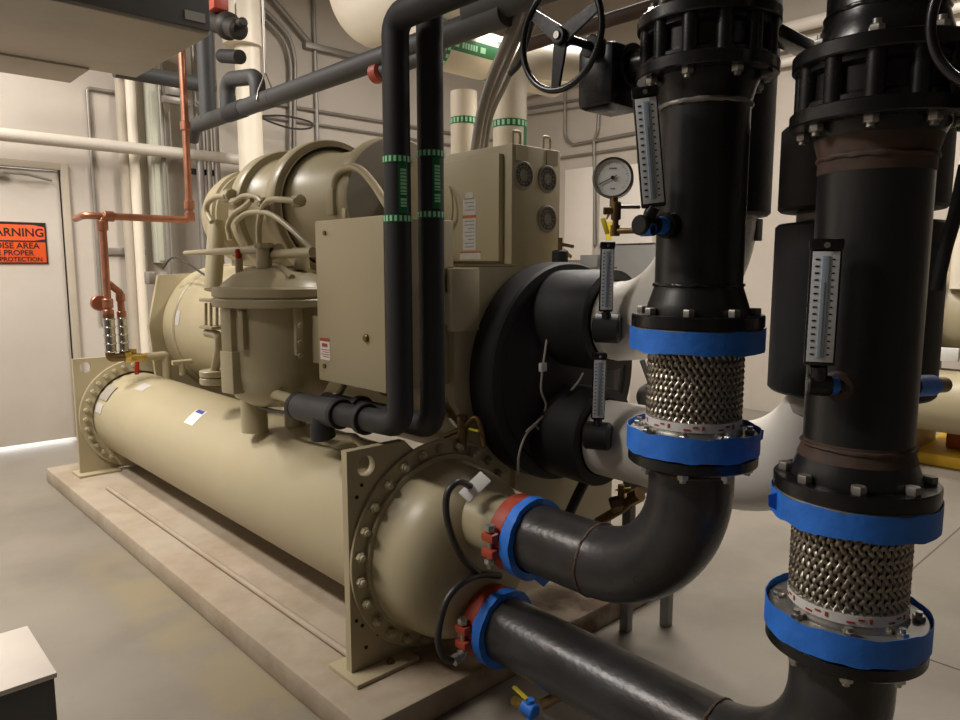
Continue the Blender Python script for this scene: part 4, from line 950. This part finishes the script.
bm = nb(); patch(bm, (3.0, 3.36, 0), (0, 0, 1), .0804, (-1, 0, 0), ra(95), ra(128), 2.02, z_ - .02, 5); obj('green_label', bm, 'green', cpA)
hl = thing('insulated_pipe', 'fat horizontal pale pipe run with a slanting green arrow label', 'pipe', (3.1, 3.3, 2.6), 'cream insulated pipes')
h0 = at(440, 45, y=3.3); h1 = at(530, 62, y=3.3); h0.z = h1.z = at(485, 57, y=3.3).z
bm = nb(); cyl(bm, (h0.x - .15, 3.3, h0.z), (h1.x + .25, 3.3, h0.z), .135, seg=40, bev=.01); obj('jacket', bm, 'cream', hl)
refv = V((0, -1, 0))
e0 = at(450, 55, y=3.17).x; e1 = at(500, 60, y=3.17).x
bm = nb(); patch(bm, (0, 3.3, h0.z), (1, 0, 0), .1354, refv, ra(-8), ra(24), e0, e1, 8); obj('green_label', bm, 'green', hl)
bm = nb(); xx = e0 + .03
for w in (.035, .0, .014, .014, .014, .014, .014, .014, .0, .04):
    if w: patch(bm, (0, 3.3, h0.z), (1, 0, 0), .1368, refv, ra(2), ra(15), xx, xx + w, 3)
    xx += (w or .012) + .006
obj('label_print', bm, 'mint', hl)
for e in (e0, e1): tape_green(hl, (e, 3.3, h0.z), (1, 0, 0), .135, .014)
cpB = thing('insulated_pipe', 'cream vertical pipe with green band topped by an elbow near the handwheel', 'pipe', (3.0, 2.97, 0), 'cream insulated pipes')
bm = nb(); tube(bm, [(3.0, 2.97, 0), (3.0, 2.97, 2.66), (3.7, 2.6, 2.66)], .095, 36, .2, 10); obj('jacket', bm, 'cream', cpB)
z_ = at(510, 125, y=2.97).z
tape_green(cpB, (3.0, 2.97, z_), (0, 0, 1), .095)
bm = nb(); patch(bm, (3.0, 2.97, 0), (0, 0, 1), .0954, (-1, 0, 0), ra(100), ra(128), 2.05, z_ - .02, 5); obj('green_label', bm, 'green', cpB)
# grey flexible conduits climbing from the drive cabinet
for i, (dx, r, lab) in enumerate(((0, .021, 'fattest grey flexible conduit rising from the drive cabinet top'), (.055, .017, 'middle grey flexible conduit of the bundle above the drive cabinet'), (.10, .014, 'thinnest grey flexible conduit of the bundle above the drive cabinet'))):
    xq = 2.25 + dx
    bm = nb(); tube(bm, spline([V((xq, at(474 + 5 * i, 150, x=xq).y, 1.99)), at(480 + 5 * i, 118, x=xq), at(490 + 8 * i, 82, x=xq), at(503 + 9 * i, 50, x=xq), at(518 + 9 * i, 15, x=xq), at(530 + 9 * i, -30, x=xq)]), r, 14)
    solo('flexible_conduit', bm, 'emt', lab, 'conduit', group='grey conduits above the cabinet')
bm = nb(); tube(bm, spline([at(533, 14, x=2.1), at(527, 40, x=2.1), at(520, 62, x=2.1), at(510, 74, x=2.1)]), .013, 12); solo('black_cable', bm, 'cable', 'black cable hanging beside the handwheel and grey conduits', 'cable')
bm = nb(); tube(bm, spline([at(966, 165, x=2.0), at(955, 215, x=2.0), at(945, 250, x=2.0), at(936, 290, x=2.0)]), .016, 12); solo('black_cable', bm, 'foam', 'thick black hose slanting at the frame edge beside the nearest pipe', 'hose')

# ------------------------------------------------------------------ grey metal boxes
gb = thing('overhead_box', 'large grey sheet-metal box hung overhead by the back door', 'equipment box', (.73, 3.3, 2.4))
bm = nb(); box(bm, (.22, 2.88, 2.4), (1.245, 3.74, 3.5), .006); obj('casing', bm, 'duct', gb)
bm = nb(); box(bm, (.22, 3.70, 2.39), (1.03, 4.02, 3.2), .004); obj('rear_duct', bm, 'duct', gb)
bm = nb(); box(bm, (.225, 2.872, 2.415), (1.243, 2.882, 3.45), .003); fp = obj('front_panel', bm, 'duct_dark', gb)
bm = nb(); a = at(193, 14, y=2.87); b = at(208, 24, y=2.87); box(bm, (a.x - .03, 2.869, b.z), (b.x - .01, 2.872, a.z + .01)); obj('label', bm, 'paper_d', fp, label='pale label')
bm = nb()
for x in (.3, 1.15):
    for y in (3.0, 3.6): cyl(bm, (x, y, 3.45), (x, y, 4.9), .008, seg=8)
obj('hanger_rods', bm, 'galv', gb)
lb = thing('floor_box', 'dark grey metal box with pale lid on the floor at the frame corner', 'box', (.1, 2.11, 0))
bm = nb(); box(bm, (-.35, 1.957, 0), (.372, 2.272, .488), .003); obj('body', bm, 'duct_dark', lb)
bm = nb(); box(bm, (-.355, 1.951, .486), (.378, 2.278, .50), .003); obj('lid', bm, 'boxtop', lb)

# ------------------------------------------------------------------ copper relief lines
CY = 5.0
cu = thing('copper_pipe', 'copper vent pipe dropping from the ceiling, stepping sideways and down', 'pipe', (1.43, CY, .95), 'copper lines')
xl = at(102, 217, y=CY).x; xr = at(190, 219, y=CY).x; zt = at(102, 216, y=CY).z
xd = at(107, 290, y=CY).x; zb = at(106, 319, y=CY).z
bm = nb(); tube(bm, [(xl, CY, zb), (xl, CY, zt), (xr, CY, zt), (xr, CY, 4.9)], .023, 20, .035, 5); obj('tube', bm, 'copper', cu)
bm = nb(); tube(bm, [(xl, CY, zt), (xl - .10, CY + .02, zt), (xl - .05, CY + .4, zt)], .022, 16, .05, 5); obj('stub', bm, 'copper', cu)
for z in (zt - .06, zt - .55, zt - .64, zb + .03): 
    bm = nb(); cyl(bm, (xl, CY, z - .03), (xl, CY, z + .03), .033, seg=20, bev=.004); obj('sleeve_fitting', bm, 'copper', cu)
for z in (zt + .10, zt + .02, zt + .62):
    bm = nb(); cyl(bm, (xr, CY, z - .03), (xr, CY, z + .03), .033, seg=20, bev=.004); obj('sleeve_fitting', bm, 'copper', cu)
bm = nb(); cyl(bm, (xl + .07, CY, zt), (xl + .01, CY, zt), .033, seg=20, bev=.004); obj('sleeve_fitting', bm, 'copper', cu)
zr = at(106, 352, y=CY).z
bm = nb(); cyl(bm, (xl, CY, zr), (xl, CY, zb), .034, seg=24); 
for k in range(5): torus(bm, (xl, CY, zr + (zb - zr) * k / 4), (0, 0, 1), .033, .006, 24, 8)
obj('flexible_joint', bm, 'chrome', cu, label='silver braided joint')
c2 = thing('copper_pipe', 'short copper branch with silver braided joint behind the main copper drop', 'pipe', (xl + .06, CY, .95), 'copper lines')
x2 = xl + .085; zq = at(115, 293, y=CY).z
bm = nb(); tube(bm, [(x2, CY + .02, zb - .01), (x2, CY + .02, zq), (xl + .02, CY + .02, zq + .06)], .022, 16, .03, 5); obj('tube', bm, 'copper', c2)
for z in (zq - .03, zb + .02): bm = nb(); cyl(bm, (x2, CY + .02, z - .025), (x2, CY + .02, z + .025), .029, seg=18, bev=.004); obj('sleeve_fitting', bm, 'copper', c2)
bm = nb(); cyl(bm, (x2, CY + .02, zr), (x2, CY + .02, zb), .030, seg=24)
for k in range(5): torus(bm, (x2, CY + .02, zr + (zb - zr) * k / 4), (0, 0, 1), .029, .006, 24, 8)
obj('flexible_joint', bm, 'chrome', c2, label='silver braided joint')
p = at(99, 303, y=CY + .05); bm = nb(); cyl(bm, p + V((0, .02, 0)), p + V((0, -.02, 0)), .05, seg=24, bev=.005); obj('union', bm, 'copper', c2) 
# brass relief valve set on the shell
rv = thing('relief_valve', 'brass valve set with hanging red handle on top of the low tan vessel', 'valve', (xl + .15, CY, .80))
a = V((xl - .005, CY, zr - .02)); b = at(126, 357, y=CY); c = at(147, 357, y=CY); d = at(166, 355, y=CY); zS = CZ + CR
bm = nb(); tube(bm, [a + V((0, 0, .03)), a + V((.0, 0, -.02)), b], .028, 14, .02); tube(bm, [(x2, CY + .02, zr + .01), (x2, CY + .02, a.z - .02)], .028, 14); obj('tee', bm, 'bronze', rv)
bm = nb(); cyl(bm, b + V((-.03, 0, 0)), c, .026, seg=10, bev=.004); cyl(bm, b + V((-.01, 0, 0)), b + V((.03, 0, 0)), .036, seg=8, bev=.004); cyl(bm, b + V((.045, 0, .02)), b + V((.045, 0, .05)), .022, seg=14); obj('brass_body', bm, 'brass', rv)
bm = nb(); tube(bm, [c + V((-.005, 0, 0)), d, V((d.x, CY, zS - .04))], .028, 16, .02); obj('steel_elbow', bm, 'tan', rv)
p = at(137, 368, y=CY - .05); bm = nb(); obox(bm, p, (1, 0, 0), (0, 1, 0), (.1, 0, 1), .028, .012, .085, .004); obj('handle', bm, 'red', rv, label='red handle')
bm = nb(); p = at(182, 364, y=4.55); tube(bm, [p + V((-.06, .0, .012)), p + V((.06, 0, .012))], .016, 12); cyl(bm, p + V((0, 0, -.07)), p + V((0, 0, .02)), .018, seg=12)
solo('stop_valve', bm, 'tan', 'small tan stop valve on the low vessel beside the red-handled brass valve', 'valve')

# ------------------------------------------------------------------ back wall services
WY = 6.92
def vert(name, u, v0, v1, r, m, lab, y=None, grp=None, cat='conduit', z0=None, z1=None):
    y = WY - r - .004 if y is None else y
    a, b = at(u, v0, y=y), at(u, v1, y=y); x = at(u, (v0 + v1) / 2, y=y).x
    bm = nb(); cyl(bm, (x, y, b.z if z0 is None else z0), (x, y, a.z if z1 is None else z1), r, seg=16); return solo(name, bm, m, lab, cat, group=grp)
bm = nb(); z_ = at(120, 147, y=6.69).z
cyl(bm, (-2.69, 6.69, z_), (7.2, 6.69, z_), .05, seg=24); bp = solo('wall_pipe', bm, 'wallpipe', 'pale horizontal pipe running along the back wall above the door', 'pipe')
bm = nb(); p = at(171, 140, y=6.76); tube(bm, [p + V((0, 0, .25)), p + V((0, 0, -.1))], .008, 8); obj('hanger', bm, 'emt', bp)
zc = at(107, 91, y=6.9).z
bm = nb(); xc_ = at(91, 150, y=6.9).x; tube(bm, [(xc_, 6.9, 1.0), (xc_, 6.9, zc), (at(133, 96, y=6.9).x, 6.9, zc)], .016, 10, .03, 4); solo('thin_conduit', bm, 'emt', 'thin conduit bending down the back wall beside the door', 'conduit')
vert('wall_pipe', 137, 80, 350, .045, 'cream', 'pale cream vertical pipe on the back wall beside the green-grey panel', y=6.85, cat='pipe', z0=0, z1=4.85)
a, b = at(147, 85, y=6.8), at(171, 263, y=6.8)
pn = thing('wall_panel', 'tall pale green-grey electrical panel on back wall behind the copper pipe', 'panel', ((a.x + b.x) / 2, 6.8, b.z))
bm = nb(); box(bm, (a.x, 6.8, b.z), (b.x + .02, 6.915, 3.4), .008); obj('enclosure', bm, 'panelgreen', pn)
bm = nb(); box(bm, (a.x + .02, 6.788, b.z + .02), (b.x, 6.8, 3.38), .004); obj('door', bm, 'panelgreen', pn)
vert('wall_duct', 127, 90, 330, .04, 'trim', 'dull strip conduit behind the cream wall pipe', y=6.86, z0=0, z1=4.85)
vert('vertical_conduit', 165, 95, 280, .02, 'emt', 'thin vertical conduit in front of the green-grey panel', y=6.766, z0=1.2, z1=3.3)
vert('vertical_conduit', 172, 95, 280, .012, 'galv', 'hair-thin vertical conduit near the edge of the green-grey panel', y=6.62, z0=1.0, z1=3.3) if False else None
p = at(172, 90, y=6.62); q = at(170, 100, y=6.62)
bm = nb(); box(bm, (at(162, 98, y=6.62).x, 6.60, q.z - .03), (at(190, 100, y=6.62).x, 6.64, q.z + .03), .004); box(bm, (p.x - .06, 6.58, p.z - .05), (p.x + .06, 6.64, p.z + .06), .01); solo('cable_bracket', bm, 'emt', 'small grey strut bracket fixed above the green-grey panel', 'bracket')
GV = 'conduit bundle beside the panel'
for u, r, m, lab in ((198, .034, 'galv', 'bright conduit nearest the copper pipe in the wall bundle'), (207, .026, 'emt', 'dull conduit in the middle of the wall bundle'), (215, .03, 'emt', 'outer conduit of the wall bundle beside the compressor')):
    vert('vertical_conduit', u, 45, 200, r, m, lab, y=6.7, grp=GV, z0=0, z1=4.8)
for v in (62, 173, 258):
    pass
a, b = at(188, 171, y=6.75), at(216, 173, y=6.75); bm = nb(); box(bm, (a.x, 6.73, a.z - .025), (b.x, 6.77, a.z + .025), .003); solo('conduit_clamp', bm, 'ink', 'dark strut crossing the conduit bundle low down', 'bracket')
a, b = at(105, 251, y=6.9), at(146, 251, y=6.9); bm = nb(); box(bm, (a.x, 6.89, a.z - .03), (b.x, 6.92, a.z + .03), .003); solo('wall_strut', bm, 'emt', 'dark strut channel on the wall behind the copper drop', 'bracket')
a = at(141, 74, y=6.2); b = at(214, 84, y=6.2)
bm = nb(); tube(bm, [(a.x - .2, 6.2, a.z), (b.x, 6.2, a.z)], .06, 20); solo('insulated_branch', bm, 'foam_grey', 'dark insulated horizontal pipe passing behind the copper pipe up high', 'pipe', group='overhead dark pipes')
p = at(172, 62, y=6.4); bm = nb(); tube(bm, [p + V((-.6, 0, .3)), p + V((0, 0, 0)), p + V((0, 0, .6))], .13, 28, .18, 8); solo('insulated_pipe', bm, 'cream', 'yellowish cream pipe elbow peeking under the overhead box', 'pipe', group='cream insulated pipes')
# big white drop pipes near the corner
x_ = at(248, 20, y=6.1); bm = nb(); tube(bm, [(x_.x, 6.1, 4.85), (x_.x, 6.1, at(248, 38, y=6.1).z), (x_.x + 1.2, 6.1, at(248, 38, y=6.1).z)], .13, 28, .16, 8); bm.free()
bm = nb(); tube(bm, [(x_.x - .02, 6.1, 2.0), (x_.x - .02, 6.1, 3.42)], .105, 28); tube(bm, [(x_.x - .06, 6.1, 3.38), (x_.x - .06, 6.1, 4.88)], .16, 28)
solo('insulated_pipe', bm, 'cream', 'cream stepped vertical pipe near the back corner above the compressor', 'pipe', group='cream insulated pipes')
vert('wall_pipe', 250, 105, 155, .05, 'white', 'white vertical pipe just above the tan compressor casing', y=6.3, cat='pipe', z0=1.2, z1=2.95)
p = at(246, 88, y=6.15); bm = nb(); bmesh.ops.create_uvsphere(bm, u_segments=20, v_segments=12, radius=.10, matrix=Matrix.Translation(p) @ Matrix.Diagonal((1.6, 1, .7, 1))); bm.free()
vert('vertical_conduit', 315, -40, 150, .022, 'galv', 'bright vertical threaded strut rod alone on the back wall', y=6.89, z0=0, z1=4.88)
cvd = [at(u, v, y=6.86) for u, v in ((262, 8), (276, 22), (288, 36), (294, 55), (295, 80), (294, 155))]
for dx, lab in ((0, 'curved grey conduit sweeping down the back wall, outer of the pair'), (-.05, 'curved grey conduit sweeping down the back wall, inner of the pair')):
    bm = nb(); tube(bm, spline([c_ + V((dx, 0, dx)) for c_ in cvd]), .02, 12); solo('curved_conduit', bm, 'emt', lab, 'conduit', group='curved conduits')
p = at(258, 14, y=6.84); bm = nb(); cyl(bm, p + V((-.08, 0, -.02)), p + V((.06, 0, .02)), .06, seg=16, bev=.01); solo('conduit_fitting', bm, 'galv', 'round grey conduit fitting at the top of the curved conduits', 'fitting')
a, b = at(306, 44, y=6.84), at(385, 61, y=6.84); bm = nb(); box(bm, (a.x, 6.84, a.z - .03), (b.x + .1, 6.918, a.z + .03), .004); solo('strut_channel', bm, 'emt', 'horizontal steel strut channel high on the back wall', 'bracket')
bm = nb(); tube(bm, [at(268, -6, y=6.87), at(312, 46, y=6.87)], .03, 8); solo('brace_bar', bm, 'emt', 'diagonal brace bar meeting the strut channel high on the wall', 'bracket')
zz = at(300, 108, y=6.89).z
bm = nb(); cyl(bm, (at(232, 100, y=6.89).x, 6.89, zz), (7.25, 6.89, zz), .016, seg=10); solo('thin_conduit', bm, 'emt', 'upper thin conduit running level along the back wall behind the compressor', 'conduit')
zz = at(340, 128, y=6.89).z
bm = nb(); cyl(bm, (at(262, 116, y=6.89).x, 6.89, zz), (7.25, 6.89, zz), .013, seg=10); solo('thin_conduit', bm, 'emt', 'lower thin conduit running level along the back wall behind the compressor', 'conduit')
bm = nb(); tube(bm, spline([at(245, 104, y=6.6), at(262, 118, y=6.6), at(290, 128, y=6.6), at(310, 128, y=6.6), at(310, 122, y=6.6), at(285, 116, y=6.6), at(258, 116, y=6.6)]), .010, 8); solo('cable_coil', bm, 'cable', 'slack loop of dark cable on the back wall above the compressor', 'cable')
# ------------------------------------------------------------------ right wall services
RX = 7.3
def rline(name, pts, r, lab, x=RX - .03, m='emt'):
    bm = nb(); tube(bm, [at(u, v, x=x) for u, v in pts], r, 10, .12, 5); return solo(name, bm, m, lab, 'conduit', group='conduits on the far wall')
rline('thin_conduit', [(528, 108), (600, 96), (660, 86)], .016, 'upper level conduit on the far wall under the handwheel')
rline('thin_conduit', [(528, 115), (600, 104), (660, 95)], .012, 'second level conduit on the far wall under the handwheel')
rline('thin_conduit', [(565, 60), (565, 138), (572, 145), (635, 133)], .02, 'conduit dropping and turning sideways between handwheel and gauge')
rline('thin_conduit', [(560, 158), (640, 146)], .016, 'lowest level conduit reaching the gauge from the cabinet')
rline('thin_conduit', [(599, 105), (598, 130), (594, 140), (595, 245)], .022, 'vertical conduit with a kink behind the round gauge')
rline('thin_conduit', [(638, 150), (639, 250)], .014, 'thin vertical conduit behind the tilted thermometer')
bm = nb(); a, b = at(526, 92, x=7.2), at(640, 76, x=7.2); cyl(bm, (7.2, a.y, a.z), (7.2, -1, a.z), .06, seg=18); solo('wall_pipe', bm, 'offwhite', 'pale pipe running level high on the far wall behind the valves', 'pipe')
bm = nb(); a = at(790, 45, x=7.2); 
for k in range(3): cyl(bm, (7.22, 6.8, a.z + .14 * (k - 1)), (7.22, -2.5, a.z + .14 * (k - 1)), .035, seg=14)
bm.free()
for k, lab in enumerate(('lowest', 'middle', 'topmost')):
    bm = nb(); cyl(bm, (7.22, 3.6, a.z + .15 * (k - 1)), (7.22, -2.5, a.z + .15 * (k - 1)), .04, seg=14); solo('wall_pipe', bm, 'offwhite', lab + ' pale pipe of three on the far wall between the black pipes', 'pipe', group='pale pipes on the far wall')
a, b = at(601, 246, x=7.0), at(668, 300, x=7.0)
ec = thing('wall_cabinet', 'plain grey electrical enclosure on the far wall behind the white elbow', 'cabinet', (7.1, (a.y + b.y) / 2, .6))
bm = nb(); box(bm, (7.0, b.y, .6), (7.29, a.y, a.z), .01); obj('enclosure', bm, 'greypanel', ec)
bm = nb(); box(bm, (6.985, b.y + .03, .63), (7.0, a.y - .03, a.z - .03), .005); obj('door', bm, 'greypanel', ec)
a, b = at(600, 168, x=7.2), at(652, 243, x=7.2)
bm = nb(); box(bm, (7.2, b.y, b.z), (7.295, a.y, a.z), .01); wc = solo('wall_cabinet', bm, 'offwhite', 'white wall box above the grey enclosure behind the gauge', 'cabinet')
a, b = at(606, 222, x=7.19), at(611, 240, x=7.19); bm = nb(); box(bm, (7.19, b.y, b.z), (7.2, a.y, a.z)); obj('yellow_label', bm, 'yellow', wc)
a, b = at(580, 255, x=7.15), at(597, 268, x=7.15); bm = nb(); box(bm, (7.15, b.y, b.z), (7.29, a.y, a.z), .008); solo('switch_box', bm, 'greypanel', 'small grey switch box beside the grey enclosure', 'switch box')
a, b = at(565, 170, x=7.25), at(592, 250, x=7.25); bm = nb(); box(bm, (7.25, b.y, 1.6), (7.295, a.y, a.z), .006); solo('wall_board', bm, 'offwhite', 'bright white board on the far wall beside the fan cabinet', 'board')
a, b = at(593, 470, x=4.3), at(628, 470, x=4.3); bm = nb(); box(bm, (4.3, b.y, 0), (4.55, a.y, 1.1), .01); solo('floor_cabinet', bm, 'offwhite', 'pale cabinet glimpsed under the white elbows behind the dark elbow', 'cabinet')
# ------------------------------------------------------------------ second machine in the distance at the frame edge
sm = thing('distant_chiller', 'second tan machine standing far off at the frame edge', 'machine', (6.3, 1.7, 0))
bm = nb(); cyl(bm, (6.45, 1.75, 1.15), (6.45, .2, 1.15), .34, seg=40, bev=.04); obj('upper_vessel', bm, 'tan', sm)
bm = nb(); cyl(bm, (6.15, 1.72, .52), (6.15, .2, .52), .24, seg=40, bev=.04); obj('lower_vessel', bm, 'tan', sm)
bm = nb(); cyl(bm, (6.45, 1.5, 1.2), (6.45, 1.5, 2.05), .14, seg=28, bev=.02); cyl(bm, (6.45, 1.6, 1.95), (6.45, .8, 1.95), .2, seg=28, bev=.02); obj('compressor', bm, 'tan', sm)
for y in (1.7, .4):
    bm = nb(); box(bm, (5.95, y, .05), (6.75, y + .05, 1.5), .004); obj('support_plate', bm, 'tan2', sm)
bm = nb(); cyl(bm, (6.1, 1.6, .78), (6.1, 1.6, 1.7), .03, seg=12); cyl(bm, (6.15, 1.45, 1.35), (6.15, 1.45, 2.3), .09, seg=20); obj('stand_pipe', bm, 'cream', sm)
bm = nb(); p = at(938, 354, x=6.05); box(bm, p - V((.005, .13, .05)), p + V((.03, .13, .05)), .004); obj('name_plate', bm, 'paper', sm)
bm = nb(); box(bm, (6.2, -.6, 0), (7.1, 1.75, .09), .01); solo('floor_curb', bm, 'yellow_k', 'yellow painted curb under the distant tan machine', 'curb')
bm = nb(); p = at(947, 425, x=6.5); box(bm, (6.5, p.y - .3, .09), (6.7, p.y, .40), .01); solo('wooden_crate', bm, 'rustline', 'small orange-brown box standing on the distant yellow curb', 'box')

# ------------------------------------------------------------------ lamps
def lamp(x, y, z, w, l, power, lab, col=(1, .94, .87)):
    t = thing('ceiling_light', lab, 'lamp', (x, y, z), 'fluorescent lamps')
    bm = nb(); box(bm, (x - w / 2 - .03, y - l / 2 - .03, z + .02), (x + w / 2 + .03, y + l / 2 + .03, z + .10), .01); obj('housing', bm, 'offwhite', t)
    bm = nb(); box(bm, (x - w / 2, y - l / 2, z + .004), (x + w / 2, y + l / 2, z + .02)); obj('lens', bm, 'lamp', t)
    bm = nb()
    for s in (-1, 1): cyl(bm, (x, y + s * l * .4, z + .1), (x, y + s * l * .4, 4.9), .006, seg=6)
    obj('hanger', bm, 'galv', t)
    ld = bpy.data.lights.new('lamp_light', 'AREA'); ld.shape = 'RECTANGLE'; ld.size = w; ld.size_y = l; ld.energy = power; ld.color = col
    lo = bpy.data.objects.new('lamp_light', ld); C.objects.link(lo); lo.location = (x, y, z - .004)
lamp(.0, 5.4, 4.2, .3, 1.3, 150, 'fluorescent lamp over the aisle by the door')
lamp(-1.2, 3.7, 4.2, .4, 2.4, 190, 'fluorescent lamp over the aisle beside the low vessel')
lamp(4.0, 3.0, 4.3, .4, 2.4, 215, 'fluorescent lamp behind the machine')
lamp(6.2, .9, 4.3, .4, 1.3, 45, 'fluorescent lamp over the open floor')

w = bpy.data.worlds.new('outdoor_sky'); SC.world = w; w.use_nodes = True
bg = w.node_tree.nodes['Background']; bg.inputs['Color'].default_value = (.95, .97, 1, 1); bg.inputs['Strength'].default_value = 4.0

SC.view_settings.view_transform = 'Standard'; SC.view_settings.look = 'None'; SC.view_settings.gamma = 1; SC.view_settings.exposure = 0
try: SC.cycles.use_denoising = True; SC.cycles.max_bounces = 8
except Exception: pass
